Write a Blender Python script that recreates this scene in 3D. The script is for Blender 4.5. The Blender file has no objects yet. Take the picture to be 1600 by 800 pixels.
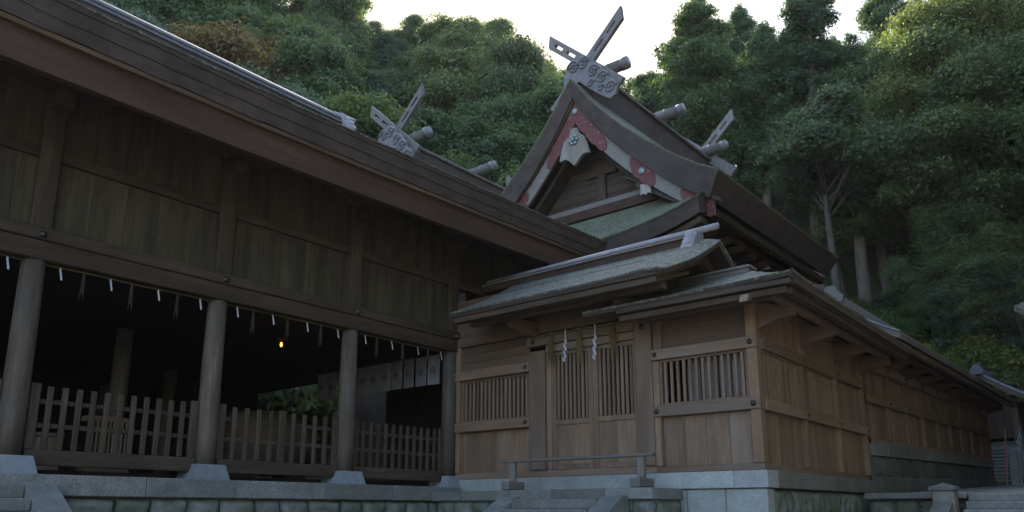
import bpy, math, random
import numpy as np
from mathutils import Vector, Matrix
R = math.radians
rnd = random.Random(7)
S = bpy.context.scene
COL = S.collection

# ------------------------------------------------------------------ camera
cam_d = bpy.data.cameras.new("camera"); cam = bpy.data.objects.new("camera", cam_d); COL.objects.link(cam)
cam.location = (0, 0, 1.6)
cam.rotation_euler = (R(90 + 12.4), 0, R(39.55))
cam_d.sensor_width = 36; cam_d.lens = 27; cam_d.shift_y = 133 / 1600
cam_d.clip_start = 0.1; cam_d.clip_end = 3000
S.camera = cam

# ------------------------------------------------------------------ sky, sun, exposure
SUN_EL, SUN_AZ = 37.5, 42.1            # azimuth: degrees to the left of +Y
W = bpy.data.worlds.new("World"); S.world = W; W.use_nodes = True
wn = W.node_tree; wn.nodes.clear()
sky = wn.nodes.new("ShaderNodeTexSky"); sky.sky_type = 'NISHITA'; sky.sun_disc = False
sky.sun_elevation = R(SUN_EL); sky.sun_rotation = R(-SUN_AZ)
sky.air_density = 1.0; sky.dust_density = 2.0; sky.ozone_density = 0.8
bg = wn.nodes.new("ShaderNodeBackground"); bg.inputs[1].default_value = 0.15
wo = wn.nodes.new("ShaderNodeOutputWorld")
wn.links.new(sky.outputs[0], bg.inputs[0]); wn.links.new(bg.outputs[0], wo.inputs[0])
sd = bpy.data.lights.new("sun", 'SUN'); sd.energy = 4.0; sd.angle = R(0.5); sd.color = (1, .94, .84)
sun = bpy.data.objects.new("sun", sd); COL.objects.link(sun)
sdir = Vector((-math.sin(R(SUN_AZ)) * math.cos(R(SUN_EL)), math.cos(R(SUN_AZ)) * math.cos(R(SUN_EL)), math.sin(R(SUN_EL))))
sun.rotation_euler = sdir.to_track_quat('Z', 'Y').to_euler(); sun.location = (0, 0, 60)
S.view_settings.view_transform = 'Standard'; S.view_settings.look = 'None'
S.view_settings.gamma = 1; S.view_settings.use_curve_mapping = False
S.view_settings.exposure = 2.2
S.cycles.sample_clamp_direct = .4; S.cycles.sample_clamp_indirect = .32; S.cycles.use_adaptive_sampling = False
S.cycles.max_bounces = 6; S.cycles.diffuse_bounces = 3; S.cycles.transparent_max_bounces = 6

# ------------------------------------------------------------------ materials
def nm(name):
    m = bpy.data.materials.new(name); m.use_nodes = True
    nt = m.node_tree; nt.nodes.clear()
    out = nt.nodes.new("ShaderNodeOutputMaterial")
    b = nt.nodes.new("ShaderNodeBsdfPrincipled"); nt.links.new(b.outputs[0], out.inputs[0])
    return m, nt, b, out
def N(nt, t, **k):
    n = nt.nodes.new(t)
    for a, v in k.items():
        if a.startswith("i_"): n.inputs[a[2:].replace("_", " ")].default_value = v
        else: setattr(n, a, v)
    return n
def ramp(nt, fac, stops):
    r = nt.nodes.new("ShaderNodeValToRGB")
    e = r.color_ramp.elements
    while len(e) < len(stops): e.new(.5)
    for i, (p, c) in enumerate(stops):
        e[i].position = p; e[i].color = (c[0], c[1], c[2], 1) if hasattr(c, '__len__') else (c, c, c, 1)
    nt.links.new(fac, r.inputs[0]); return r.outputs[0]
def mix(nt, a, b, fac, mode='MIX'):
    m = nt.nodes.new("ShaderNodeMix"); m.data_type = 'RGBA'; m.blend_type = mode
    for s, v in ((m.inputs[6], a), (m.inputs[7], b), (m.inputs[0], fac)):
        if hasattr(v, 'is_output'): nt.links.new(v, s)
        elif hasattr(v, '__len__'): s.default_value = (v[0], v[1], v[2], 1)
        else: s.default_value = v
    return m.outputs[2]
def coords(nt, scale=(1, 1, 1), rand=True):
    tc = N(nt, "ShaderNodeTexCoord"); v = tc.outputs['Object']
    if rand:
        oi = N(nt, "ShaderNodeObjectInfo")
        a = N(nt, "ShaderNodeVectorMath", operation='MULTIPLY_ADD')
        cb = N(nt, "ShaderNodeCombineXYZ")
        nt.links.new(oi.outputs['Random'], cb.inputs[0]); nt.links.new(oi.outputs['Random'], cb.inputs[1]); nt.links.new(oi.outputs['Random'], cb.inputs[2])
        nt.links.new(cb.outputs[0], a.inputs[0]); a.inputs[1].default_value = (37, 53, 71); nt.links.new(v, a.inputs[2])
        v = a.outputs[0]
    mp = N(nt, "ShaderNodeMapping"); mp.inputs['Scale'].default_value = scale
    nt.links.new(v, mp.inputs[0]); return mp.outputs[0]
def noise(nt, vec, scale, detail=5, rough=.55, dist=0):
    n = N(nt, "ShaderNodeTexNoise"); n.inputs['Scale'].default_value = scale; n.inputs['Detail'].default_value = detail
    n.inputs['Roughness'].default_value = rough; n.inputs['Distortion'].default_value = dist
    nt.links.new(vec, n.inputs['Vector']); return n.outputs['Fac']
def bump(nt, b, h, strength, dist=.02):
    n = N(nt, "ShaderNodeBump"); n.inputs['Strength'].default_value = strength; n.inputs['Distance'].default_value = dist
    nt.links.new(h, n.inputs['Height']); nt.links.new(n.outputs[0], b.inputs['Normal'])
def wood(name, dark, light, axis='z', rough=.78, stain=.5, stain_c=None, bs=.25, rv=(.78, 1.15), grey=0):
    m, nt, b, o = nm(name)
    k = {'x': 0, 'y': 1, 'z': 2}[axis]
    s1 = [14., 14., 14.]; s1[k] = .8
    s2 = [3., 3., 3.]; s2[k] = .45
    g = noise(nt, coords(nt, s1), 1.6, 6, .6, .6)
    c = ramp(nt, g, [(.3, dark), (.72, light)])
    st = noise(nt, coords(nt, s2), 1.0, 5, .65)
    sc = stain_c or tuple(x * .45 for x in dark)
    f = ramp(nt, st, [(.38, stain), (.62, 0)])
    c = mix(nt, c, sc, f)
    oi = N(nt, "ShaderNodeObjectInfo")
    if grey:
        gp_ = noise(nt, coords(nt, [q_ * .6 for q_ in s2]), 1.0, 5, .7)
        c = mix(nt, c, tuple(sum(light) / 3 * k_ for k_ in (1.02, .98, .93)), ramp(nt, gp_, [(.45, 0), (.68, grey)]))
    br = ramp(nt, oi.outputs['Random'], [(0, rv[0]), (1, rv[1])])
    c = mix(nt, c, br, 1.0, 'MULTIPLY')
    nt.links.new(c, b.inputs['Base Color']); b.inputs['Roughness'].default_value = rough
    b.inputs['Specular IOR Level'].default_value = .3
    bump(nt, b, g, bs, .01); return m
def stone(name, c1, c2, moss=None, moss_amt=.5, scale=6, bs=.5, speck=0., rough=.85):
    m, nt, b, o = nm(name)
    v = coords(nt)
    n1 = noise(nt, v, scale, 8, .65); n2 = noise(nt, v, scale * .22, 4, .6); n3 = noise(nt, v, scale * 14, 2, .5)
    c = ramp(nt, n1, [(.3, c1), (.7, c2)])
    if speck: c = mix(nt, c, ramp(nt, n3, [(.38, .55), (.55, 1.05), (.66, 1.35)]), speck, 'MULTIPLY')
    if moss: c = mix(nt, c, moss, ramp(nt, n2, [(.45, 0), (.65, moss_amt)]))
    oi = N(nt, "ShaderNodeObjectInfo")
    c = mix(nt, c, ramp(nt, oi.outputs['Random'], [(0, .8), (1, 1.15)]), 1.0, 'MULTIPLY')
    nt.links.new(c, b.inputs['Base Color']); b.inputs['Roughness'].default_value = rough
    bump(nt, b, n1, bs, .04); return m
def barkroof(name, c1, c2, lich, lich_amt, rough=.8):
    m, nt, b, o = nm(name)
    v = coords(nt, rand=False)
    n1 = noise(nt, v, 30, 6, .7); n2 = noise(nt, v, 1.2, 6, .65); n3 = noise(nt, v, 9, 5, .7)
    c = ramp(nt, n1, [(.3, c1), (.7, c2)])
    f = N(nt, "ShaderNodeMath", operation='MULTIPLY'); 
    nt.links.new(ramp(nt, n2, [(.3, .25), (.65, 1)]), f.inputs[0]); nt.links.new(ramp(nt, n3, [(.35, 0), (.6, lich_amt)]), f.inputs[1])
    c = mix(nt, c, lich, f.outputs[0])
    n4 = noise(nt, v, 17, 4, .8)
    c = mix(nt, c, ramp(nt, n4, [(.36, .28), (.5, .9), (.63, 2.1)]), .9, 'MULTIPLY')
    nt.links.new(c, b.inputs['Base Color']); b.inputs['Roughness'].default_value = rough
    bump(nt, b, n4, 1.0, .05); return m
def layered(name, c1, c2, rough=.8):          # cut edge of a bark roof: thin level layers
    m, nt, b, o = nm(name)
    v = coords(nt, (1.2, 1.2, 45), rand=False)
    n1 = noise(nt, v, 1.0, 5, .6); n2 = noise(nt, coords(nt, rand=False), 2.2, 5, .6)
    c = ramp(nt, n1, [(.3, c1), (.7, c2)])
    c = mix(nt, c, tuple(x * .55 for x in c1), ramp(nt, n2, [(.4, .6), (.62, 0)]))
    nt.links.new(c, b.inputs['Base Color']); b.inputs['Roughness'].default_value = rough
    bump(nt, b, n1, .5, .02); return m
def plain(name, c1, c2, scale=8, rough=.6, metal=0., bs=.15):
    m, nt, b, o = nm(name)
    n1 = noise(nt, coords(nt), scale, 6, .6)
    nt.links.new(ramp(nt, n1, [(.3, c1), (.7, c2)]), b.inputs['Base Color'])
    b.inputs['Roughness'].default_value = rough; b.inputs['Metallic'].default_value = metal
    bump(nt, b, n1, bs, .01); return m
def leaf(name, c1, c2, trans=.42, var=.75):
    m, nt, b, o = nm(name)
    g = N(nt, "ShaderNodeNewGeometry"); oi = N(nt, "ShaderNodeObjectInfo")
    c = ramp(nt, g.outputs['Random Per Island'], [(0, c1), (1, c2)])
    n1 = noise(nt, coords(nt), .9, 3, .6)
    c = mix(nt, c, ramp(nt, n1, [(.3, (.62, .66, .62)), (.7, (1.3, 1.25, 1.05))]), 1.0, 'MULTIPLY')
    tint = ramp(nt, oi.outputs['Random'], [(0, (.55, .66, .72)), (.3, (.95, 1, 1)), (.6, (1.35, 1.25, .85)), (.8, (.8, .9, .95)), (1, (1.25, 1.3, 1.2))])
    c = mix(nt, c, tint, var, 'MULTIPLY')
    nt.links.new(c, b.inputs['Base Color']); b.inputs['Roughness'].default_value = .55
    b.inputs['Specular IOR Level'].default_value = .35
    t = N(nt, "ShaderNodeBsdfTranslucent"); nt.links.new(mix(nt, c, (1.3, 1.35, .6), 1.0, 'MULTIPLY'), t.inputs[0])
    ms = N(nt, "ShaderNodeMixShader"); ms.inputs[0].default_value = trans
    nt.links.new(b.outputs[0], ms.inputs[1]); nt.links.new(t.outputs[0], ms.inputs[2]); nt.links.new(ms.outputs[0], o.inputs[0])
    return m

M = {}
for ax in 'xyz':
    M['old_' + ax] = wood('old_wood_' + ax, (.050, .034, .023), (.096, .069, .047), ax, stain=.6)
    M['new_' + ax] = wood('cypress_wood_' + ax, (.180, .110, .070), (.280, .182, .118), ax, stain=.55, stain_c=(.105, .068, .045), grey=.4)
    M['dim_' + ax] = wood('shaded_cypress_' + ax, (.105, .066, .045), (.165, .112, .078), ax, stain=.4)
    M['grey_' + ax] = wood('weathered_wood_' + ax, (0.117, 0.108, 0.098), (0.206, 0.196, 0.181), ax, stain=.4, stain_c=(.16, .13, .10))
M['mossy_z'] = wood('streaked_boards', (.052, .040, .023), (.098, .078, .045), 'z', stain=.85, stain_c=(.028, .023, .018), rv=(.96, 1.04))
M['pillar'] = wood('pillar_wood', (.075, .057, .043), (.15, .12, .095), 'z', stain=.6, stain_c=(.04, .03, .024), bs=.5)
M['void'] = plain('interior_shade', (.018, .015, .013), (.032, .027, .023), 3, .9)  # near-black colour stands in for the shade of the interiors
M['granite'] = stone('granite', (0.144, 0.144, 0.138), (0.236, 0.236, 0.230), (.11, .12, .09), .35, 5, .25, .8)
M['coping'] = stone('coping_granite', (0.131, 0.128, 0.118), (0.210, 0.207, 0.194), (.10, .10, .075), .6, 3, .3, .6)
M['rough'] = stone('rough_stone', (0.105, 0.108, 0.092), (0.216, 0.220, 0.197), (.085, .105, .055), .75, 5, 1.0, .3)
M['dark_stone'] = stone('dark_mortared_stone', (.075, .075, .068), (.15, .15, .14), (.05, .06, .035), .6, 2.2, .5, .4)
M['pale'] = stone('pale_stone', (0.236, 0.256, 0.249), (0.341, 0.361, 0.361), (.28, .30, .26), .4, 2.5, .35, .3)
M['bluegrey'] = stone('blue_grey_stone', (0.157, 0.171, 0.190), (0.216, 0.236, 0.262), None, 0, 8, .3, .3)
M['gravel'] = stone('gravel', (.14, .13, .115), (.30, .285, .26), (.08, .09, .05), .4, 18, 1.0, .9)
M['bark_moss'] = barkroof('mossy_bark_roof', (.062, .055, .037), (.15, .138, .09), (.165, .20, .115), .95)
M['bark'] = barkroof('bark_roof', (.05, .047, .038), (.125, .122, .10), (.19, .205, .16), .9, 1.0)
M['bark_edge'] = layered('bark_roof_edge', (.046, .032, .027), (.088, .063, .052))
M['bark_edge_grey'] = layered('grey_bark_edge', (.11, .095, .085), (.19, .165, .15))
M['fascia_red'] = wood('red_brown_board', (.050, .027, .018), (.088, .049, .033), 'y', stain=.5)
M['tile'] = plain('grey_tile', (.13, .13, .145), (.24, .24, .265), 6, .7)
M['dark_tile'] = plain('dark_tile', (.06, .06, .07), (.12, .12, .135), 6, .6)
M['lead'] = plain('lilac_grey_metal', (.20, .19, .205), (.33, .32, .345), 5, .75, .0)
m, nt, b, o = nm('peeling_red_metal'); n1 = noise(nt, coords(nt), 5, 6, .65)
c = ramp(nt, noise(nt, coords(nt), 9, 5, .6), [(.3, (.075, .014, .013)), (.7, (.135, .028, .024))])
nt.links.new(mix(nt, c, (.26, .22, .20), ramp(nt, n1, [(.60, 0), (.64, 1)])), b.inputs['Base Color']); b.inputs['Roughness'].default_value = .65; bump(nt, b, n1, .4, .02); M['red'] = m
M['boss'] = plain('dark_bronze', (.05, .045, .04), (.10, .09, .08), 20, .35, .8)
M['stud'] = plain('pale_bronze', (.18, .20, .20), (.30, .32, .32), 12, .5, .3)
M['paper'] = plain('white_paper', (0.400, 0.416, 0.480), (0.512, 0.520, 0.576), 5, .7)
M['cloth'] = plain('white_cloth', (0.151, 0.147, 0.151), (0.202, 0.197, 0.202), 3, .9)
M['crest'] = plain('dark_crest_dye', (.09, .08, .09), (.14, .13, .13), 6, .9)
M['straw'] = wood('straw', (.10, .078, .032), (.20, .155, .07), 'z', rough=.9)
M['steel'] = plain('painted_steel', (.30, .30, .31), (.42, .42, .43), 8, .4, .4)
M['pole_red'] = plain('red_pole_paint', (.42, .17, .15), (.52, .24, .21), 5, .5)
M['tree_bark'] = wood('tree_bark', (.075, .06, .048), (.16, .135, .11), 'z', rough=.95, bs=.8)
M['cedar_bark'] = wood('cedar_bark', (.10, .072, .055), (.20, .155, .125), 'z', rough=.95, bs=.8)
M['earth'] = stone('forest_floor', (.035, .032, .02), (.08, .072, .045), (.04, .062, .02), .8, 1.5, 1.0, 0)
M['leaf_dark'] = leaf('dark_leaves', (.046, .080, .044), (.092, .138, .070))
M['leaf_mid'] = leaf('mid_leaves', (.066, .105, .046), (.118, .160, .072))
M['leaf_light'] = leaf('light_leaves', (.092, .122, .056), (.160, .188, .090), .4)
M['leaf_blue'] = leaf('grey_green_leaves', (.066, .100, .070), (.120, .160, .115))
M['leaf_cedar'] = leaf('cedar_needles', (.040, .078, .042), (.084, .13, .066), .36)
M['leaf_orange'] = leaf('turning_leaves', (.11, .085, .03), (.21, .13, .05), .4, .15)
M['leaf_yellow'] = leaf('yellow_green_leaves', (.12, .15, .04), (.21, .225, .07), .45, .15)
M['leaf_red'] = leaf('red_leaves', (.28, .04, .025), (.42, .09, .05), .35, 0.)
m, nt, b, o = nm('bulb_glow'); b.inputs['Base Color'].default_value = (1, .5, .15, 1)
b.inputs['Emission Color'].default_value = (1, .34, .05, 1); b.inputs['Emission Strength'].default_value = 1.6; M['bulb'] = m

# ------------------------------------------------------------------ mesh helpers
WP = {}
def wpos(o): return WP.get(o.name, Vector((0, 0, 0))) if o else Vector((0, 0, 0))
class MB:
    def __init__(s): s.v = []; s.f = []
    def add(s, v, f):
        k = len(s.v); s.v += [tuple(p) for p in v]; s.f += [tuple(i + k for i in q) for q in f]; return s
    def box(s, x0, x1, y0, y1, z0, z1, c=.0):
        if x1 < x0: x0, x1 = x1, x0
        if y1 < y0: y0, y1 = y1, y0
        if z1 < z0: z0, z1 = z1, z0
        if c <= 0:
            v = [(x, y, z) for z in (z0, z1) for y in (y0, y1) for x in (x0, x1)]
            return s.add(v, [(0, 2, 3, 1), (4, 5, 7, 6), (0, 1, 5, 4), (2, 6, 7, 3), (0, 4, 6, 2), (1, 3, 7, 5)])
        c = min(c, (x1 - x0) * .45, (y1 - y0) * .45, (z1 - z0) * .45)
        v = []; idx = {}
        X, Y, Z = (x0, x1), (y0, y1), (z0, z1)
        for i in (0, 1):
            for j in (0, 1):
                for k in (0, 1):
                    sx, sy, sz = (1, -1)[i], (1, -1)[j], (1, -1)[k]
                    for a in range(3):
                        p = [X[i] + sx * c, Y[j] + sy * c, Z[k] + sz * c]
                        p[a] = (X[i], Y[j], Z[k])[a]
                        idx[i, j, k, a] = len(v); v.append(tuple(p))
        f = []
        for k in (0, 1): f.append([idx[i, j, k, 2] for i, j in ((0, 0), (1, 0), (1, 1), (0, 1))][::(1 if k else -1)])
        for j in (0, 1): f.append([idx[i, j, k, 1] for i, k in ((0, 0), (1, 0), (1, 1), (0, 1))][::(-1 if j else 1)])
        for i in (0, 1): f.append([idx[i, j, k, 0] for j, k in ((0, 0), (1, 0), (1, 1), (0, 1))][::(1 if i else -1)])
        cen = Vector(((x0 + x1) / 2, (y0 + y1) / 2, (z0 + z1) / 2))
        E = []
        for i in (0, 1):
            for j in (0, 1): E.append([idx[i, j, 0, 0], idx[i, j, 1, 0], idx[i, j, 1, 1], idx[i, j, 0, 1]])
        for i in (0, 1):
            for k in (0, 1): E.append([idx[i, 0, k, 0], idx[i, 1, k, 0], idx[i, 1, k, 2], idx[i, 0, k, 2]])
        for j in (0, 1):
            for k in (0, 1): E.append([idx[0, j, k, 1], idx[1, j, k, 1], idx[1, j, k, 2], idx[0, j, k, 2]])
        for i in (0, 1):
            for j in (0, 1):
                for k in (0, 1): E.append([idx[i, j, k, a] for a in range(3)])
        for q in E:
            P = [Vector(v[t]) for t in q]
            n = (P[1] - P[0]).cross(P[2] - P[0]); m_ = sum(P, Vector()) / len(P)
            f.append(q if n.dot(m_ - cen) > 0 else q[::-1])
        return s.add(v, f)
    def prism(s, poly, axis, a0, a1):        # poly: (u, w) pairs; axis x -> (y,z), y -> (x,z), z -> (x,y)
        n = len(poly)
        def pt(p, a): return {'x': (a, p[0], p[1]), 'y': (p[0], a, p[1]), 'z': (p[0], p[1], a)}[axis]
        v = [pt(p, a0) for p in poly] + [pt(p, a1) for p in poly]
        f = [tuple(range(n)), tuple(range(2 * n - 1, n - 1, -1))] + [(i, i + n, (i + 1) % n + n, (i + 1) % n) for i in range(n)]
        return s.add(v, f)
    def tube(s, pts, rad, n=8, cap=True):
        pts = [Vector(p) for p in pts]; k = len(pts); v = []; f = []
        rad = rad if hasattr(rad, '__len__') else [rad] * k
        for i, p in enumerate(pts):
            d = (pts[min(i + 1, k - 1)] - pts[max(i - 1, 0)]).normalized()
            u = d.cross(Vector((0, 0, 1)));  u = u if u.length > .05 else d.cross(Vector((0, 1, 0)))
            u.normalize(); w = d.cross(u)
            for j in range(n):
                a = 2 * math.pi * j / n; v.append(p + (u * math.cos(a) + w * math.sin(a)) * rad[i])
        for i in range(k - 1):
            for j in range(n): f.append((i * n + j, i * n + (j + 1) % n, (i + 1) * n + (j + 1) % n, (i + 1) * n + j))
        if cap: f += [tuple(range(n - 1, -1, -1)), tuple(range((k - 1) * n, k * n))]
        return s.add(v, f)
    def lathe(s, prof, c, n=20):
        v = []; f = []
        for r, z in prof:
            for j in range(n):
                a = 2 * math.pi * j / n; v.append((c[0] + r * math.cos(a), c[1] + r * math.sin(a), c[2] + z))
        for i in range(len(prof) - 1):
            for j in range(n): f.append((i * n + j, i * n + (j + 1) % n, (i + 1) * n + (j + 1) % n, (i + 1) * n + j))
        f += [tuple(range(n - 1, -1, -1)), tuple(range((len(prof) - 1) * n, len(prof) * n))]
        return s.add(v, f)
    def slab(s, top, bot):                  # closed solid between two grids of the same shape
        a, b = len(top), len(top[0]); k = a * b
        v = [p for r in top for p in r] + [p for r in bot for p in r]; f = []
        for i in range(a - 1):
            for j in range(b - 1):
                q = (i * b + j, i * b + j + 1, (i + 1) * b + j + 1, (i + 1) * b + j)
                f.append(q); f.append(tuple(t + k for t in q[::-1]))
        ring = [j for j in range(b)] + [i * b + b - 1 for i in range(1, a)] + [(a - 1) * b + j for j in range(b - 2, -1, -1)] + [i * b for i in range(a - 2, 0, -1)]
        for t in range(len(ring)):
            p, q = ring[t], ring[(t + 1) % len(ring)]; f.append((q, p, p + k, q + k))
        return s.add(v, f)
    def mesh(s, name, mat, smooth=False, off=Vector((0, 0, 0)), fix=True):
        me = bpy.data.meshes.new(name)
        me.from_pydata([(p[0] - off[0], p[1] - off[1], p[2] - off[2]) for p in s.v], [], s.f)
        if fix:
            import bmesh
            bm = bmesh.new(); bm.from_mesh(me); bmesh.ops.recalc_face_normals(bm, faces=bm.faces[:]); bm.to_mesh(me); bm.free()
        me.materials.append(mat)
        if smooth: me.polygons.foreach_set('use_smooth', [True] * len(me.polygons))
        me.update(); return me
    def build(s, name, mat, parent=None, smooth=False, fix=True):
        off = wpos(parent)
        o = bpy.data.objects.new(name, s.mesh(name, M[mat] if isinstance(mat, str) else mat, smooth, off, fix)); COL.objects.link(o)
        o.parent = parent; WP[o.name] = off
        return o
def tag(o, label, cat, group=None, kind=None):
    if label: o['label'] = label
    if cat: o['category'] = cat
    if group: o['group'] = group
    if kind: o['kind'] = kind
    return o
def thing(name, loc, label, cat, group=None):
    o = bpy.data.objects.new(name, None); COL.objects.link(o); o.location = loc; o.empty_display_size = .3
    WP[o.name] = Vector(loc); return tag(o, label, cat, group)
def inst(name, me, parent, loc, rz=0, sc=None, rx=0, ry=0):
    o = bpy.data.objects.new(name, me); COL.objects.link(o); o.parent = parent
    o.location = Vector(loc) - wpos(parent); o.rotation_euler = (rx, ry, rz)
    if sc: o.scale = sc
    WP[o.name] = Vector(loc); return o
def structure(mb, name, mat, smooth=False):
    o = mb.build(name, mat, None, smooth); o['kind'] = 'structure'; return o
_cache = {}
def bxm(dx, dy, dz, mat, c=.008):            # shared chamfered box centred in x,y with its base at z = 0
    k = (round(dx, 3), round(dy, 3), round(dz, 3), mat, c)
    if k not in _cache: _cache[k] = MB().box(-dx / 2, dx / 2, -dy / 2, dy / 2, 0, dz, c).mesh('piece', M[mat])
    return _cache[k]
def pbox(name, parent, mat, x0, x1, y0, y1, z0, z1, c=.008):
    return inst(name, bxm(abs(x1 - x0), abs(y1 - y0), abs(z1 - z0), mat, c), parent, ((x0 + x1) / 2, (y0 + y1) / 2, min(z0, z1)))
def rough_stone_mesh(w, h, d, seed, mat, nx=8, nz=6):   # block whose outer face (towards -Y) is a rough pillow
    r = random.Random(seed); mb = MB(); v = []
    wv = [(r.uniform(2, 9) / w, r.uniform(2, 9) / h, r.uniform(0, 6.3), r.uniform(.006, .016)) for _ in range(6)]
    for k in range(nz + 1):
        row = []
        for i in range(nx + 1):
            u, t = i / nx, k / nz
            eu, et = min(u, 1 - u) * w, min(t, 1 - t) * h
            edge = i in (0, nx) or k in (0, nz)
            y = -.01 - .075 * min(1, eu / .09) ** .6 * min(1, et / .09) ** .6
            if not edge: y += sum(a * math.sin(p_ * (u - .5) * w + q_ * t * h + f_) for p_, q_, f_, a in wv) + r.uniform(-.008, .008)
            jx = (.012 * math.sin(7 * t + seed)) * (1 if 0 < k < nz else 0)
            row.append(((u - .5) * (w - .012) + jx, y, .004 + t * (h - .008) + (.010 * math.sin(6 * u + seed) - .012 * (abs(u - .5) * 2) ** 4 if k == nz else 0)))
        v.append(row)
    bk = [[(p[0], d, p[2]) for p in row] for row in v]
    return mb.slab(v, bk).mesh('rough_stone', M[mat], True)
def flat_stone_mesh(w, h, d, seed):
    r = random.Random(seed); v = [[(-w / 2 + w * i / 4, -.045 if 0 < i < 4 and 0 < k < 3 else -.035 + r.uniform(0, .006), h * k / 3) for i in range(5)] for k in range(4)]
    return MB().slab(v, [[(p[0], d, p[2]) for p in r_] for r_ in v]).mesh('rough_stone', M['dark_stone'])
def boss(parent, x, y, z, d, r=.055, mat='boss'):         # domed nail cover; d = outward normal 'x' or '-y'
    k = ('boss', r, mat)
    if k not in _cache:
        _cache[k] = MB().lathe([(r, 0), (r, r * .25), (r * .8, r * .35), (r * .72, r * .75), (r * .4, r * 1.05), (.002, r * 1.15)], (0, 0, 0), 12).mesh('nail_cover', M[mat], True)
    return inst('nail_cover', _cache[k], parent, (x, y, z), rx=R(90) if d == '-y' else 0, ry=R(90) if d == 'x' else 0)

# ================================================================== GROUND
g = MB(); RING = [0, 8, 20, 45, 90, 150, 220, 300]
for i, r in enumerate(RING):
    for j in range(48): a = 2 * math.pi * j / 48; g.v.append((r * math.cos(a), r * math.sin(a), 0))
for i in range(len(RING) - 1):
    for j in range(48): g.f.append((i * 48 + j, i * 48 + (j + 1) % 48, (i + 1) * 48 + (j + 1) % 48, (i + 1) * 48 + j))
structure(g, 'ground', 'gravel')
FOOT = [(-110, 15), (-60, 11), (-30, 11), (-12, 20), (0, 45), (6, 46), (12, 45), (22, 42), (30, 43), (40, 44), (45, 42), (60, 40), (110, 40)]  # foot drawn in right of frame, unseen, to cut sky light on the corridor
RISE = [(-110, 34), (-60, 34), (0, 40), (12, 34), (22, 34), (28, 33), (32, 30), (36, 40), (42, 50), (48, 57), (60, 58), (110, 58)]
def ip(T, a):
    if a <= T[0][0]: return T[0][1]
    for (x0, y0), (x1, y1) in zip(T, T[1:]):
        if a <= x1: return y0 + (y1 - y0) * (a - x0) / (x1 - x0)
    return T[-1][1]
def hill_h(th, r):
    f = ip(FOOT, th); H = ip(RISE, th); d = r - f
    if d <= 0: return -.6 + .05 * d
    t = d / (H * ip([(-30, .45), (-8, .55), (4, .92)], th))  # steeper run on that unseen side, shaped to block the sky
    base = 2.6 * min(1, d / 2.0)
    h = base + H * (min(t, 1) if t < .85 else .85 + .15 * (1 - math.exp(-(t - .85) / .15)))
    return h + .8 * math.sin(th * .31 + r * .22) * min(1, d / 8) + .5 * math.sin(th * .9 - r * .5) * min(1, d / 8)
hb = MB(); TH = [-108 + 2.5 * i for i in range(89)]; RR = [10 + 2.2 * i for i in range(39)] + [100, 120, 160, 260]
grid = [[(-r * math.sin(R(t)), r * math.cos(R(t)), hill_h(t, r)) for r in RR] for t in TH]
n2 = len(RR)
hb.v = [p for row in grid for p in row]
hb.f = [(i * n2 + j, i * n2 + j + 1, (i + 1) * n2 + j + 1, (i + 1) * n2 + j) for i in range(len(TH) - 1) for j in range(n2 - 1)]
structure(hb, 'hill', 'earth', True)

# raised gravel terrace on the right with its steps
def terr_z(y): return 1.93 + .035 * max(0, y - 19)
tb = MB()
ys = [18.6, 22, 28, 34, 40, 46]
tb.slab([[(-5.0, y, terr_z(y)), (-1, y, terr_z(y)), (6, y, terr_z(y)), (16, y, terr_z(y))] for y in ys],
        [[(-5.0, y, -.2), (-1, y, -.2), (6, y, -.2), (16, y, -.2)] for y in ys])
structure(tb, 'upper_terrace', 'gravel')
st = thing('stone_steps', (0, 17.8, 0), 'wide low granite steps climbing to the gravel terrace at the lower right corner', 'steps')
for k in range(11):
    z1 = 1.93 - .16 * k; y1 = 18.58 - .34 * k
    for x0, x1 in ((-3.0, -1.0), (-.98, 1.2), (1.22, 3.4)):
        pbox('step', st, 'granite', x0, x1, y1 - .36, y1, max(0, z1 - .158), z1, .015)
pst = thing('balustrade_post', (-3.3, 17.6, 0), 'short square stone post with a pyramid cap beside the terrace steps', 'stone post')
MB().box(-3.52, -3.12, 17.5, 17.9, 0, 1.98, .03).build('shaft', 'coping', pst)
MB().add([(-3.56, 17.46, 1.983), (-3.08, 17.46, 1.983), (-3.08, 17.94, 1.983), (-3.56, 17.94, 1.983), (-3.56, 17.46, 2.05), (-3.08, 17.46, 2.05), (-3.08, 17.94, 2.05), (-3.56, 17.94, 2.05), (-3.32, 17.7, 2.14)],
         [(0, 3, 2, 1), (0, 1, 5, 4), (1, 2, 6, 5), (2, 3, 7, 6), (3, 0, 4, 7), (4, 5, 8), (5, 6, 8), (6, 7, 8), (7, 4, 8)]).build('cap', 'coping', pst)
MB().prism([(17.48, 1.75), (17.48, 1.5), (14.2, .0), (14.0, .0), (14.0, .25)], 'x', -3.5, -3.16).build('sloping_rail', 'coping', pst)
tw = thing('retaining_wall', (-4.2, 18.6, 0), 'low dark stone retaining wall between the terrace steps and the long corridor', 'wall')
for k in range(4):
    for i in range(3):
        x0 = -4.98 + i * .5
        inst('stone', rough_stone_mesh(.48, .4, .3, k * 3 + i, 'rough'), tw, (x0 + .24, 18.56, .2 + k * .41))
MB().box(-5.0, -3.02, 18.2, 18.595, 1.83, 1.96, .02).build('coping', 'coping', tw)

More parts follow.
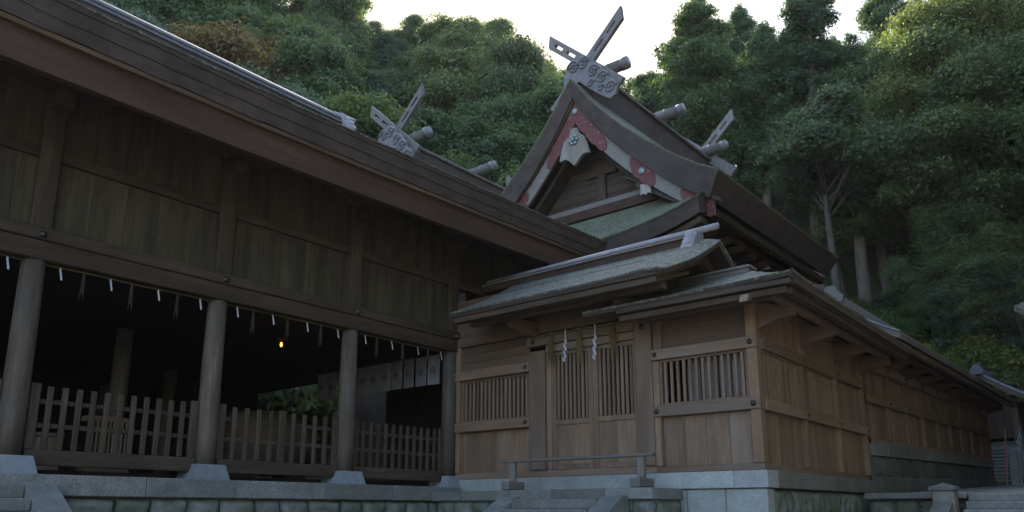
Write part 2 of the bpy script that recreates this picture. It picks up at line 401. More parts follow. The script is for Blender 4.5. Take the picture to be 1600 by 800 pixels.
# ================================================================== STONE PLATFORM of the worship hall
pf = thing('stone_platform', (-12.25, 5, 0), 'long stone platform with granite coping over rough blocks carrying the open hall', 'platform')
MB().box(-30, -12.42, -9, 13.1, 0, 2.09).build('core', 'coping', pf)
y = -8.6; i = 0
while y < 12.9:
    L = min([1.55, 1.9, 1.7, 2.05][i % 4], 13.0 - y); i += 1
    pbox('coping_stone', pf, 'coping', -12.75, -12.22, y + .004, y + L - .004, 1.795, 2.10, .012); y += L
RS = [rough_stone_mesh(w, .44, .14, 40 + k, 'rough') for k, w in enumerate((.56, .66, .50, .61, .72, .53, .59))]
RW = (.56, .66, .50, .61, .72, .53, .59)
for row in range(4):
    y = -2 - .2 * row; k = row * 3
    while y < 12.6:
        w = RW[k % 7]
        if row < 2 or y > 2: inst('rough_stone', RS[k % 7], pf, (-12.33, y + w / 2, 1.335 - row * .455), rz=R(90))
        y += w + .015; k += 1

def stair(name, label, axis, edge, a0, a1, top, n, tread, cheeks, mat='coping'):
    """steps that descend from edge along +X (axis x) or -Y (axis y) between a0 and a1"""
    t = thing(name, ((edge, (a0 + a1) / 2, 0) if axis == 'x' else ((a0 + a1) / 2, edge, 0)), label, 'stairs')
    ris = top / n
    for k in range(n):
        z1 = top - ris * k
        e0, e1 = edge + tread * k - .02, edge + tread * (k + 1)
        if axis == 'x': pbox('step', t, mat, e0, e1 + .02, a0, a1, max(0, z1 - ris + .003), z1, .012)
        else: pbox('step', t, mat, a0, a1, 2 * edge - e1 - .02, 2 * edge - e0, max(0, z1 - ris + .003), z1, .012)
    run = tread * n
    for (c0, c1) in cheeks:
        zt = top + .05
        if axis == 'x': prof = [(edge - .35, zt), (edge + .12, zt), (edge + run + .35, .0), (edge - .35, .0)]; MB().prism([(p, z) for p, z in prof], 'y', c0, c1).build('stringer', 'granite', t)
        else: prof = [(edge + .06, zt), (edge - .12, zt), (edge - run - .35, .0), (edge + .06, .0)]; MB().prism(prof, 'x', c0, c1).build('stringer', 'granite', t)
    return t
stair('stone_stair', 'granite stair with sloping cheek stone at the lower left corner below the hall', 'x', -12.2, .95, 3.98, 1.93, 11, .30, [(3.99, 4.42), (.5, .94)])
stair('stone_stair', 'granite stair between two sloping cheek stones in front of the gate doors', 'y', 11.98, -9.65, -7.72, 1.80, 10, .30, [(-10.12, -9.68), (-7.70, -7.26)])

# landing slab before the gate
ld = thing('stone_landing', (-9, 12.5, 0), 'granite landing in front of the wooden gate at the top of its stair', 'landing')
MB().box(-12.1, -6.83, 12.12, 13.2, 0, 1.78).build('core', 'rough', ld)
for x0, x1 in ((-12.18, -11.3), (-11.29, -10.15)): pbox('coping_stone', ld, 'coping', x0, x1, 12.0, 12.6, 1.785, 1.985, .012)
for x0, x1 in ((-10.14, -8.95), (-8.945, -7.75)): pbox('coping_stone', ld, 'coping', x0, x1, 11.99, 12.6, 1.80, 1.985, .012)
pbox('coping_stone', ld, 'granite', -7.74, -6.76, 12.0, 12.6, 1.785, 1.985, .012)
pbox('coping_stone', ld, 'coping', -7.3, -6.765, 12.605, 13.15, 1.785, 1.984, .012)
for x0, x1 in ((-12.1, -10.0), (-9.99, -8.4), (-8.39, -7.31)): pbox('paving_slab', ld, 'coping', x0, x1, 12.605, 13.17, 1.80, 1.98, .01)
for k in range(4):
    for x0, w in ((-7.24, .46), (-12.1, .5), (-11.58, .5), (-11.06, .45), (-10.6, .45)):
        inst('rough_stone', rough_stone_mesh(w - .02, .42, .1, int(100 * w) + k + int(x0 * 7), 'rough'), ld, (x0 + w / 2, 12.1, 1.35 - .44 * k))
    inst('rough_stone', rough_stone_mesh(.98, .42, .1, 300 + k, 'rough'), ld, (-6.85, 12.66, 1.35 - .44 * k), rz=R(90))

# ================================================================== WORSHIP HALL
H = -12.73
hall = thing('worship_hall', (-12.73, 7, 2.1), 'large dark open sided worship hall with round pillars and a heavy bark roof', 'shrine hall')
PY = [-5.12, -2.09, .94, 3.97, 7.0, 10.03, 13.06]
pm = MB().lathe([(.18, 0), (.182, .5), (.176, 1.5), (.163, 2.96)], (0, 0, 0), 28).mesh('pillar', M['pillar'], True)
bm_ = MB().add([(-.33, -.33, 0), (.33, -.33, 0), (.33, .33, 0), (-.33, .33, 0), (-.26, -.26, .27), (.26, -.26, .27), (.26, .26, .27), (-.26, .26, .27)],
               [(0, 3, 2, 1), (4, 5, 6, 7), (0, 1, 5, 4), (1, 2, 6, 5), (2, 3, 7, 6), (3, 0, 4, 7)]).mesh('pillar_base', M['bluegrey'])
for y in PY:
    p = inst('pillar', pm, hall, (H, y, 2.36)); inst('pillar_base', bm_, p, (H, y, 2.095))
for x in (-16.4, -20.4, -24.4):
    for y in (PY if x < -24 else PY[2:6:2] if x > -17 else PY[1::2]):
        p = inst('pillar', pm, hall, (x, y, 2.36)); inst('pillar_base', bm_, p, (x, y, 2.095))
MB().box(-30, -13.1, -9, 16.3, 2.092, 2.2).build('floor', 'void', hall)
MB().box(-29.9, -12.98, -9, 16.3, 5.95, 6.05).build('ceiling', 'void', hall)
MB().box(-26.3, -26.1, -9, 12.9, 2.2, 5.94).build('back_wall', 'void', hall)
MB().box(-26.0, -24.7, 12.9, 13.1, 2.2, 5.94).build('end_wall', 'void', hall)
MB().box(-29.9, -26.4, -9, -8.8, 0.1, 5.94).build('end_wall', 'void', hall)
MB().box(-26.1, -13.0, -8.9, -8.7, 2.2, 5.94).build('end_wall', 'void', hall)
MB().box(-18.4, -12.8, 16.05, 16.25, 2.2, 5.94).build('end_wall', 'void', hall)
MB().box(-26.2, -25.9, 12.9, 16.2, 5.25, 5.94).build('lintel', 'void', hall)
yb = -9.0
MB().box(H - .18, H + .19, yb, 16.4, 5.305, 5.60, .015).build('beam', 'old_y', hall)
MB().box(H - .2, H + .225, yb, 16.4, 5.604, 5.80, .015).build('beam', 'old_y', hall)
for y in PY: boss(hall, H + .225, y, 5.68, 'x', .06)
for y in PY + [16.1]: pbox('wall_post', hall, 'old_z', H - .15, H + .14, y - .15, y + .15, 5.803, 8.36, .015)
bays = list(zip(PY, PY[1:] + [16.1]))
for bi, (ya, yb2) in enumerate(bays):
    n = 10; w = (yb2 - ya - .3) / n
    for k in range(n):
        y0 = ya + .15 + w * k
        dx = rnd.uniform(0, .012)
        if not (bi == len(bays) - 1 and k < 6): pbox('wall_board', hall, 'mossy_z', H - .03 + dx, H + .03 + dx, y0 + .001, y0 + w - .001, 5.803, 6.945, .004)
        dx = rnd.uniform(0, .012)
        pbox('wall_board', hall, 'mossy_z', H - .03 + dx, H + .03 + dx, y0 + .001, y0 + w - .001, 7.125, 8.36, .004)
    pbox('wall_rail', hall, 'old_y', H - .06, H + .105, ya + .152, yb2 - .152, 6.95, 7.12, .01)
MB().box(H - .2, H + .19, -9, 16.4, 8.365, 8.66, .015).build('purlin', 'old_y', hall)
arm = MB().prism([(-.8, .3), (-.8, .16), (-.62, .05), (-.35, 0), (.35, 0), (.62, .05), (.8, .16), (.8, .3)], 'x', -.14, .14).mesh('bracket_arm', M['old_y'])
for y in PY + [16.1]: inst('bracket_arm', arm, hall, (H + .3, y, 8.0)); pbox('bracket_block', hall, 'old_x', H + .142, H + .48, y - .13, y + .13, 7.74, 7.995, .02)
MB().box(H + .15, H + .45, -9, 16.5, 8.303, 8.362).build('eave_purlin', 'old_y', hall)
raf = MB().prism([(-12.7, 8.70), (-10.95, 7.72), (-10.95, 7.58), (-12.7, 8.56)], 'y', -.05, .05).mesh('rafter', M['old_x'], off=Vector((0, 0, 0)))
for k in range(58): inst('rafter', raf, hall, (0, -8.4 + .43 * k, 0))
def hz(s): return .82 * s + .18 * s * s
def hup(y): return .012 * max(0, y - 6) + .0010 * max(0, y - 6) ** 2 - .008
NS, NY = 12, 90
def hgrid(mir, dz_e, dz_r, xe, zend):
    rows = []
    for i in range(NS + 1):
        s = i / NS; X = xe + (-18.7 - xe) * s; z = 8.40 + (13.35 - 8.40) * hz(s) - (dz_e + (dz_r - dz_e) * s)
        ye = 16.77 - 2.6 * s
        rows.append([((-37.4 - X) if mir else X, -9.5 + (ye + 9.5) * j / NY, z + (1 - s) * hup(-9.5 + (ye + 9.5) * j / NY) + .007 * math.sin(j * 2.3 + dz_e * 40) + .005 * math.sin(j * 5.1 + dz_e * 90)) for j in range(NY + 1)])
    return rows
for mir in (0, 1):
    MB().slab(hgrid(mir, 0, 0, -10.5, 0), hgrid(mir, .03, .03, -10.505, 0)).build('roof', 'bark', hall, True)
    for q in range(7):
        e_ = .010 * ((q * 5) % 3)
        MB().slab(hgrid(mir, .034 + .0625 * q, .034 + .08 * q, -10.515 - .024 * q - e_ * .5, 0), hgrid(mir, .034 + .0625 * (q + 1) - .001, .034 + .08 * (q + 1) - .001, -10.535 - .024 * q - e_ * .5, 0)).build('roof_layer', 'bark_edge', hall)
    f = MB()
    f.slab([[( -37.4 - x if mir else x, y, z + hup(y)) for y in [-9.5 + 26.1 * j / 20 for j in range(21)]] for x, z in ((-10.78, 7.915), (-10.98, 7.80))],
           [[( -37.4 - x if mir else x, y, z + hup(y)) for y in [-9.5 + 26.1 * j / 20 for j in range(21)]] for x, z in ((-10.84, 7.40), (-10.98, 7.40))])
    f.build('fascia_board', 'fascia_red', hall)
    f = MB()
    f.slab([[( -37.4 - x if mir else x, y, z + hup(y)) for y in [-9.5 + 26.15 * j / 20 for j in range(21)]] for x, z in ((-10.70, 7.925), (-10.98, 8.03))],
           [[( -37.4 - x if mir else x, y, z + hup(y)) for y in [-9.5 + 26.15 * j / 20 for j in range(21)]] for x, z in ((-10.72, 7.865), (-10.775, 7.865))])
    f.build('eave_batten', 'dim_y', hall)
# soffit boards between the wall and the fascia
MB().slab([[(x, y, z + .04) for y in (-9.4, 3, 16.5)] for x, z in ((-12.72, 8.74), (-10.98, 7.765))], [[(x, y, z) for y in (-9.4, 3, 16.5)] for x, z in ((-12.72, 8.74), (-10.98, 7.765))]).build('soffit', 'old_y', hall)
# hipped end
er = [(x, y, z) for x, y, z in [r[-1] for r in hgrid(0, .02, .02, -10.5, 0)]]; el = [r[-1] for r in hgrid(1, .02, .02, -10.5, 0)]
MB().slab([er, el], [[(p[0], p[1] - .02, p[2] - .45) for p in er], [(p[0], p[1] - .02, p[2] - .45) for p in el]]).build('gable_end', 'bark_edge', hall)
# ridge of the hall
rd = MB().box(-18.98, -18.42, -9.3, 13.75, 12.9, 13.60).build('ridge', 'bark_edge', hall)
for z0, w in ((13.604, .33), (13.674, .27), (13.744, .29), (13.814, .23)): MB().box(-18.7 - w, -18.7 + w, -9.3, 13.78, z0, z0 + .066, .012).build('ridge_course', 'dark_tile', rd)
MB().tube([(-18.7, -9.3, 13.95), (-18.7, 13.8, 13.95)], .085, 12).build('ridge_tile', 'tile', rd, True)
oe = MB().prism([(-19.2, 13.2), (-18.2, 13.2), (-18.15, 13.4), (-18.26, 13.62), (-18.38, 13.74), (-18.42, 13.98), (-18.7, 14.08), (-18.98, 13.98), (-19.02, 13.74), (-19.14, 13.62), (-19.25, 13.4)], 'y', 13.8, 13.98).build('ridge_end_tile', 'lead', hall)
for z_, x_, r_ in ((13.82, -18.45, .10), (13.62, -18.32, .13), (13.42, -18.22, .14)): MB().tube([(x_, 13.9, z_), (x_ + .03, 14.12, z_)], r_, 12).build('scroll', 'lead', oe, True)
MB().tube([(-18.7, 13.7, 14.0), (-18.6, 14.45, 14.0)], [.085, .08], 12).build('round_cap_tile', 'lead', oe, True)

# picket fences between the pillars
pk = bxm(.085, .05, .95, 'old_z', .01); pkw = bxm(.14, .06, .98, 'old_z', .01)
pos_words = {0: 'leftmost low picket fence mostly cut off by the picture edge', 1: 'low picket fence between the far left pillar and the middle pillar',
             2: 'low picket fence with one wider post between the two right hand pillars', 3: 'low picket fence between the last pillar and the gate wall'}
for bi in range(2, 6):
    ya, yb2 = PY[bi] + .2, PY[bi + 1] - .2
    fn = thing('picket_fence', (H, (ya + yb2) / 2, 2.2), pos_words[bi - 2], 'fence', 'picket fences between the hall pillars')
    MB().box(H - .06, H + .07, ya, yb2, 2.24, 2.475, .012).build('bottom_rail', 'old_y', fn)
    for z in (2.80, 3.16): MB().box(H - .075, H - .027, ya, yb2, z, z + .075, .008).build('rail', 'old_y', fn)
    n = 13 if bi != 4 else 11
    for k in range(n):
        y = ya + .06 + (yb2 - ya - .12) * k / (n - 1)
        wide = (bi == 4 and k == 5) or k in (0, n - 1)
        inst('picket', pkw if wide else pk, fn, (H, y, 2.478 - (.0 if not wide else 0)), rz=R(90))

# things inside the hall
lampt = thing('hanging_lamp', (-16.2, 10.67, 5.58), 'small lit lamp glowing orange in the dark hall interior', 'lamp')
MB().lathe([(.010, .07), (.025, .05), (.034, .0), (.025, -.035), (.008, -.05)], (-16.2, 10.67, 5.58), 12).build('bulb', 'bulb', lampt, True)
MB().lathe([(.02, .30), (.03, .24), (.10, .14), (.105, .12)], (-16.2, 10.67, 5.58), 12).build('shade', 'boss', lampt, True)
MB().tube([(-16.2, 10.67, 5.87), (-16.2, 10.67, 5.95)], .012, 6).build('chain', 'boss', lampt)
ct = thing('crest_curtain', (-15.6, 13.0, 5.3), 'row of white cloth panels with dark round crests hung inside the hall', 'curtain')
for k in range(11):
    x0 = -12.98 - .44 * (k + 1)
    gt = []; gb = []
    for z in (5.30, 5.05, 4.8, 4.58):
        gt.append([(x0 + .405 * u, 13.0 + .02 * math.sin(3 * u + k), z) for u in (0, .33, .66, 1)]); gb.append([(p[0], p[1] + .008, p[2]) for p in gt[-1]])
    pan = MB().slab(gt, gb).build('cloth_panel', 'cloth', ct)
    cr = MB()
    for a in range(5): cr.lathe([(.05, 0), (.05, .008)], (0, 0, 0), 10)
    vs = []
    for a in range(5):
        for j in range(10):
            for zz in (0,): pass
    cr = MB()
    for a in range(6):
        cx, cz = (0, 0) if a == 5 else (.062 * math.sin(a * 1.2566), .062 * math.cos(a * 1.2566))
        ring = [(x0 + .2 + cx + .038 * math.cos(j * .7854), 4.93 + cz + .038 * math.sin(j * .7854)) for j in range(8)]
        cr.prism(ring, 'y', 12.962 - a * .0006, 12.976 - a * .0006)
    cr.build('crest', 'crest', pan)
MB().tube([(-12.95, 13.0, 5.32), (-17.9, 13.0, 5.32)], .022, 8).build('hanging_rod', 'old_x', ct)
dr = thing('barrel_drum', (-16.4, 11.0, 2.2), 'large brown rounded drum like form standing behind the picket fence inside', 'drum')
MB().tube([(-16.9, 9.9, 3.22), (-16.9, 10.2, 3.22), (-16.9, 10.9, 3.22), (-16.9, 11.6, 3.22), (-16.9, 11.9, 3.22)], [.62, .74, .82, .74, .62], 24).build('barrel', 'dim_y', dr, True)
for y in (10.2, 11.6): MB().box(-17.5, -16.3, y - .08, y + .08, 2.2, 2.5).build('stand', 'old_x', dr)
ls = thing('lattice_stand', (-16.1, 6.75, 2.2), 'small wooden lattice cabinet seen through the left picket fence', 'cabinet')
MB().box(-16.3, -15.95, 6.3, 7.15, 2.2, 2.62).build('base', 'new_y', ls); MB().box(-16.3, -15.95, 6.3, 7.15, 3.32, 3.42).build('top', 'new_y', ls)
for k in range(11): MB().box(-15.99, -15.955, 6.31 + .08 * k, 6.345 + .08 * k, 2.622, 3.318).build('slat', 'new_z', ls)
ch = thing('wooden_chest', (-16.1, 5.65, 2.2), 'pale wooden box seen between pickets at the far left of the hall', 'box')
MB().box(-16.3, -15.9, 5.45, 5.85, 2.2, 2.95, .02).build('body', 'new_z', ch); MB().box(-16.33, -15.87, 5.42, 5.88, 2.953, 3.02, .01).build('lid', 'new_y', ch)

# rope of paper streamers and straw tassels under the hall beam
zig = MB()
def zigzag(mb, x, y, z, s=1., along='y'):
    o = [(0, 0), (.05, -.10), (-.012, -.13), (.055, -.24), (-.005, -.27), (.06, -.40)]
    for i in range(3):
        a, b_ = (0, .0), (0, 0)
        u0 = -.03 + .022 * i; z0 = -.12 * i
        pts = [(u0, z0), (u0 + .055, z0 - .01), (u0 + .065, z0 - .15), (u0 + .01, z0 - .14)]
        pts = [(p[0] * s, z + p[1] * s) for p in pts]
        t = .004 + .004 * i
        if along == 'y': mb.prism([(y + p[0], p[1]) for p in pts], 'x', x + t, x + t + .003)
        else: mb.prism([(x + p[0], p[1]) for p in pts], 'y', y - t - .003, y - t)
    return mb
zm = zigzag(MB(), 0, 0, 0, .5).mesh('paper_streamer', M['paper'])
hp = thing('hanging_rope', (H + .02, 6, 5.28), 'thin straw rope with short tassels strung below the hall beam', 'rope')
MB().tube([(H + .02, -9 + i * .5, 5.283 + .008 * math.sin(i * 2.1)) for i in range(45)], .014, 6).build('rope', 'straw', hp)
tass = MB()
for q in range(7):
    a = q * .9; tass.tube([(0.01 * math.cos(a), .01 * math.sin(a), 0), (.03 * math.cos(a), .03 * math.sin(a), -.34 - .05 * (q % 3))], [.008, .004], 4)
tassm = tass.mesh('tassel', M['old_z'])
k = 0
for bi in range(2, 6):
    for f_ in (.12, .37, .63, .88):
        y = PY[bi] + 3.03 * f_
        s_ = inst('paper_streamer', zm, None, (H + .05, y, 5.27)); 
        tag(s_, {.12: 'first', .37: 'second', .63: 'third', .88: 'last'}[f_] + ' small white paper streamer under the hall beam ' + {2: 'left of the far left pillar', 3: 'between the far left and middle pillars', 4: 'between the two right hand pillars', 5: 'between the last pillar and the gate'}[bi], 'paper streamer', 'paper streamers under the hall beam')
        inst('tassel', tassm, hp, (H + .02, y + .36, 5.275)) if f_ != .88 else None

# ================================================================== GATE (between hall and corner)
G = 13.2
gate = thing('shrine_gate', (-9.0, 13.2, 1.98), 'pale cypress gate with two lattice doors under a small bark gable roof', 'gate')
MB().box(-12.6, -7.2, 13.24, 14.9, 0, 1.975).build('foundation', 'rough', gate)
xs = [-12.6, -11.4, -10.1, -8.8, -7.3]
for a, b_ in zip(xs, xs[1:]): pbox('base_stone', gate, 'pale', a + .003, b_ - .003, 13.14, 13.6, 1.978, 2.28, .01)
MB().box(-12.6, -7.28, 13.16, 13.36, 2.284, 2.42, .01).build('sill', 'new_x', gate)
pbox('gate_post', gate, 'new_z', -12.66, -12.46, 13.13, 13.37, 2.424, 5.4, .015)
MB().box(-10.36, -9.93, 13.12, 13.42, 2.424, 5.02, .015).build('gate_post', 'new_z', gate)
MB().box(-7.66, -7.29, 13.10, 13.42, 2.424, 5.30, .015).build('gate_post', 'new_z', gate)
# left lattice bay
def slat_window(parent, x0, x1, y, z0, z1, n, w, mat='new_z', frame=.045, fm='new_x'):
    wn_ = MB().box(x0, x1, y + .001, y + .09, z0, z0 + frame, .005).box(x0, x1, y + .001, y + .09, z1 - frame, z1, .005) \
        .box(x0, x0 + frame, y, y + .09, z0 + frame, z1 - frame, .005).box(x1 - frame, x1, y, y + .09, z0 + frame, z1 - frame, .005).build('lattice_window', fm, parent)
    wd = x1 - x0 - 2 * frame
    for k in range(n):
        x = x0 + frame + wd * (k + .5) / n
        inst('slat', bxm(w, .05, z1 - z0 - 2 * frame - .002, mat, .006), wn_, (x, y + .045, z0 + frame + .001))
    return wn_
w_ = (-10.38 + 12.44)
for k in range(4):
    x0 = -12.45 + w_ * k / 4
    pbox('wall_board', gate, 'new_z', x0 + .003, x0 + w_ / 4 - .003, 13.27 + rnd.uniform(-.004, .004), 13.30, 2.424, 3.36, .004)
MB().box(-12.68, -10.33, 13.07, 13.34, 3.363, 3.575, .015).build('rail', 'new_x', gate)
slat_window(gate, -12.44, -10.40, 13.2, 3.58, 4.575, 16, .06)
MB().box(-12.68, -10.33, 13.07, 13.34, 4.58, 4.80, .015).build('rail', 'new_x', gate)
for z in (3.47, 4.69): boss(gate, -10.42, 13.07, z, '-y', .05); boss(gate, -12.58, 13.07, z, '-y', .05)
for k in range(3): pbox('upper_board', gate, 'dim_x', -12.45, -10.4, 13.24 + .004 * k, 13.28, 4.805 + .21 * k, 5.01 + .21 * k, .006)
MB().box(-12.2, -10.37, 13.9, 13.92, 2.4, 5.4).build('shade_backing', 'void', gate)  # near-black sheet, shade behind the lattice put into its colour
# doors
def door(x0, x1, label):
    d = MB().box(x0, x0 + .11, 13.22, 13.29, 2.426, 4.95, .006).box(x1 - .11, x1, 13.22, 13.29, 2.426, 4.95, .006) \
        .box(x0 + .112, x1 - .112, 13.222, 13.288, 2.426, 2.53, .006).box(x0 + .112, x1 - .112, 13.222, 13.288, 3.36, 3.47, .006).box(x0 + .112, x1 - .112, 13.222, 13.288, 4.87, 4.949, .006)
    d = d.build('door', 'new_z', gate)
    n = 8; wd = x1 - x0 - .224
    for k in range(n): inst('slat', bxm(wd / n * .56, .045, 1.398, 'new_z', .006), d, (x0 + .112 + wd * (k + .5) / n, 13.256, 3.471))
    for k in range(2): pbox('door_board', d, 'new_z', x0 + .113 + wd * k / 2, x0 + .111 + wd * (k + 1) / 2 - .002, 13.248, 13.272, 2.532, 3.358, .003)
door(-9.80, -8.745, ''); door(-8.74, -7.67, '')
MB().box(-9.925, -9.805, 13.2, 13.32, 2.424, 4.955, .008).build('door_jamb', 'new_z', gate)
MB().box(-9.92, -7.665, 13.16, 13.36, 4.96, 5.12, .008).build('lintel_board', 'new_x', gate)
MB().box(-10.40, -7.665, 13.08, 13.40, 5.125, 5.33, .012).build('lintel_board', 'new_x', gate)
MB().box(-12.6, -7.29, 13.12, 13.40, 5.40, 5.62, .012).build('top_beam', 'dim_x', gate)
boss(gate, -10.2, 13.08, 5.22, '-y', .055); boss(gate, -7.48, 13.10, 5.16, '-y', .06)
MB().box(-9.9, -7.7, 14.6, 14.7, 2.3, 5.4).build('shade_backing', 'void', gate)
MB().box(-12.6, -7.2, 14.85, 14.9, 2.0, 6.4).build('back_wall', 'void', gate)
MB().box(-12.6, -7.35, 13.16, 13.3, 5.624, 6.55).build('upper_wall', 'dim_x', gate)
for x in (-10.15, -7.48):
    MB().prism([(13.1, 5.62), (12.45, 5.62), (12.25, 5.56), (12.2, 5.48), (12.32, 5.44), (12.55, 5.42), (12.7, 5.34), (13.1, 5.30)], 'x', x - .1, x + .1).build('bracket_arm', 'dim_y', gate)
MB().box(-11.3, -6.5, 12.2, 12.38, 5.58, 5.72, .012).build('eave_purlin', 'dim_x', gate)
# roof of the gate
def groof(y0, z0, y1, z1, xl, xr_of, yflip, n=10, curve=.2):
    rows = []
    for i in range(n + 1):
        s = i / n; y = y0 + (y1 - y0) * s; z = z0 + (z1 - z0) * ((1 - curve) * s + curve * s * s)
        xr = xr_of(s)
        rows.append([(xl + (xr - xl) * j / 16, (2 * y1 - y) if yflip else y, z + .05 * max(0, (j / 16 - .8) / .2) * (1 - s) ** 2 - (.10 * max(0, (j - 15)) * (1 if s > .05 else .4))) for j in range(17)])
    return rows
RYG, RZG = 13.95, 7.0
xr = lambda s: -6.30 + .22 * min(1, s * 2.2)
for fl in (0, 1):
    t_ = groof(11.62, 5.79, RYG, RZG, -11.35, xr, fl); b2 = [[(p[0] - (.03 if j == 16 else 0), p[1] + (-.01 if fl else .01), p[2] - .035) for j, p in enumerate(r)] for r in t_]
    MB().slab(t_, b2).build('roof', 'bark', gate, False)
    b3 = [[(p[0] - (.05 if j == 16 else 0), p[1] + (-.04 if fl else .04), p[2] - .09) for j, p in enumerate(r)] for r in t_]
    MB().slab([[(p[0], p[1], p[2] - .003) for p in r] for r in b2], b3).build('roof_edge', 'bark_edge', gate)
    ys_ = (11.70, 11.86) if not fl else (2 * RYG - 11.70, 2 * RYG - 11.86)
    MB().box(-11.32, -6.36, ys_[0], ys_[1], 5.555, 5.675, .008).build('fascia_board', 'old_x', gate)
    ys_ = (11.66, 11.86) if not fl else (2 * RYG - 11.66, 2 * RYG - 11.86)
    MB().box(-11.33, -6.33, ys_[0], ys_[1], 5.678, 5.73, .008).build('eave_batten', 'old_x', gate)
rfm = MB().prism([(13.2, 6.14), (11.80, 5.66), (11.80, 5.58), (13.2, 6.06)], 'x', -.035, .035).mesh('rafter', M['dim_y'])
for k in range(22): inst('rafter', rfm, gate, (-11.2 + .225 * k, 0, 0))
MB().prism([(11.8, 5.66), (RYG, 6.8), (2 * RYG - 11.8, 5.66), (2 * RYG - 11.8, 5.58), (RYG, 6.5), (11.8, 5.58)], 'x', -6.62, -6.50).build('bargeboard', 'dim_y', gate)
MB().prism([(12.9, 5.9), (RYG, 6.5), (15.0, 5.9)], 'x', -7.25, -7.2).build('gable_board', 'dim_z', gate)
gr = MB().box(-12.3, -6.62, RYG - .20, RYG + .20, 6.88, 7.02).build('ridge', 'fascia_red', gate)
MB().box(-12.3, -6.6, RYG - .25, RYG + .25, 7.023, 7.06, .01).build('ridge_course', 'grey_x', gr)
MB().box(-12.3, -6.62, RYG - .17, RYG + .17, 7.063, 7.12, .01).build('ridge_course', 'old_x', gr)
MB().tube([(-12.3, RYG, 7.17), (-6.12, RYG, 7.21)], .068, 12).build('ridge_tile', 'lead', gr, True)
for sg_ in (-1, 1):
    re = MB()
    for w, z in ((.10, 7.12), (.17, 7.01), (.25, 6.90), (.33, 6.78)):
        re.lathe([(.09, -.08), (.13, -.03), (.11, .05), (.04, .085)], (-6.68, RYG + sg_ * w, z), 10); re.box(-6.64, -6.52, RYG, RYG + sg_ * (w + .06), z - .07, z + .05)
    re.build('ridge_end_tile', 'lead', gate, False)

# straw rope on the gate with paper streamers
rp = thing('shimenawa_rope', (-8.7, 13.0, 5.3), 'straw rope with three long tassels strung across the gate lintel', 'rope')
tx = [-9.66, -8.93, -8.10]
pts = []
for i in range(60):
    x = -10.1 + 2.6 * i / 59; pts.append((x, 13.04 + .006 * math.sin(i * 1.9), 5.335 - .03 * abs(math.sin((x + 9.66) * math.pi / .78)) + .004 * math.cos(i * 1.9)))
MB().tube(pts, [.026 + .004 * math.sin(i * 2.4) for i in range(60)], 8).build('rope', 'straw', rp, True)
for x in tx:
    r2 = random.Random(int(x * 100)); tb_ = MB()
    for q in range(18):
        dx, dy = r2.uniform(-.05, .05), r2.uniform(-.02, .02); L = r2.uniform(.55, .78)
        tb_.tube([(x + dx * .5, 13.02 + dy * .5, 5.33), (x + dx, 13.0 + dy, 5.1), (x + dx * 1.4, 13.0 + dy, 5.33 - L)], [.012, .012, .005], 4)
    tb_.build('tassel', 'straw', rp)
def longshide(x, L, seed):
    mb = MB(); r2 = random.Random(seed)
    mb.box(x - .012, x + .012, 13.005, 13.008, 5.33 - L * .32, 5.36)
    for i in range(6):
        u = .016 * (-1) ** i; z = 5.33 - L * .3 - i * L * .125
        mb.prism([(x + u - .030, z), (x + u + .022, z - .03), (x + u + .034, z - L * .17), (x + u - .022, z - L * .15)], 'y', 12.99 - .006 * i, 12.993 - .006 * i)
    return mb
tag(longshide(-9.27, .62, 1).build('paper_streamer', 'paper'), 'left one of the two long white paper streamers in front of the gate doors', 'paper streamer', 'paper streamers on the gate')
tag(longshide(-8.52, .66, 2).build('paper_streamer', 'paper'), 'right one of the two long white paper streamers in front of the gate doors', 'paper streamer', 'paper streamers on the gate')

# low barrier rail in front of the gate
br = thing('barrier_rail', (-8.6, 12.3, 1.985), 'low grey wooden barrier rail on two posts in front of the gate', 'barrier')
MB().box(-10.42, -6.86, 12.22, 12.36, 2.545, 2.60, .01).build('rail', 'grey_x', br)
for x in (-10.12, -7.12):
    MB().box(x - .07, x + .07, 12.24, 12.34, 2.165, 2.543, .01).build('post', 'grey_z', br)
    MB().box(x - .10, x + .10, 12.02, 12.56, 1.99, 2.16, .02).build('foot', 'grey_y', br)

# ================================================================== CORNER WING
wing = thing('corner_wing', (-6.2, 14.5, 1.98), 'pale cypress corner building with slatted window on white stone base', 'building')
XC = -5.18
MB().box(-7.2, XC - .12, 13.32, 19.6, 0, 1.97).build('foundation', 'rough', wing)
for x0, x1, z0, z1 in ((-6.7, -5.95, 1.2, 1.965), (-5.945, XC, 1.35, 1.965), (-7.2, -6.705, 1.2, 1.965), (-6.1, XC, .7, 1.345), (-7.2, -6.105, .6, 1.195), (-7.2, XC, 0, .595)):
    pbox('foundation_block', wing, 'pale', x0 + .004, x1 - .002, 13.16, 13.5, z0, z1, .02)
pbox('base_stone', wing, 'pale', -7.30, -5.75, 13.10, 13.6, 1.978, 2.28, .01); pbox('base_stone', wing, 'pale', -5.745, XC + .05, 13.10, 13.6, 1.978, 2.28, .01)
y = 13.605
while y < 19.7:
    L = min(1.6, 19.75 - y); pbox('base_stone', wing, 'coping', XC - .4, XC + .05, y, y + L - .006, 1.978, 2.28, .01); y += L
for row in range(4):
    y = 13.52; k = row
    while y < 19.55:
        w = (.30, .36, .26, .41, .33)[k % 5]
        inst('rough_stone', rough_stone_mesh(w, .48, .12, 500 + k + 31 * row, 'rough', 5, 6), wing, (XC - .08, y + w / 2, 1.48 - .49 * row), rz=R(90)); y += w + .012; k += 1
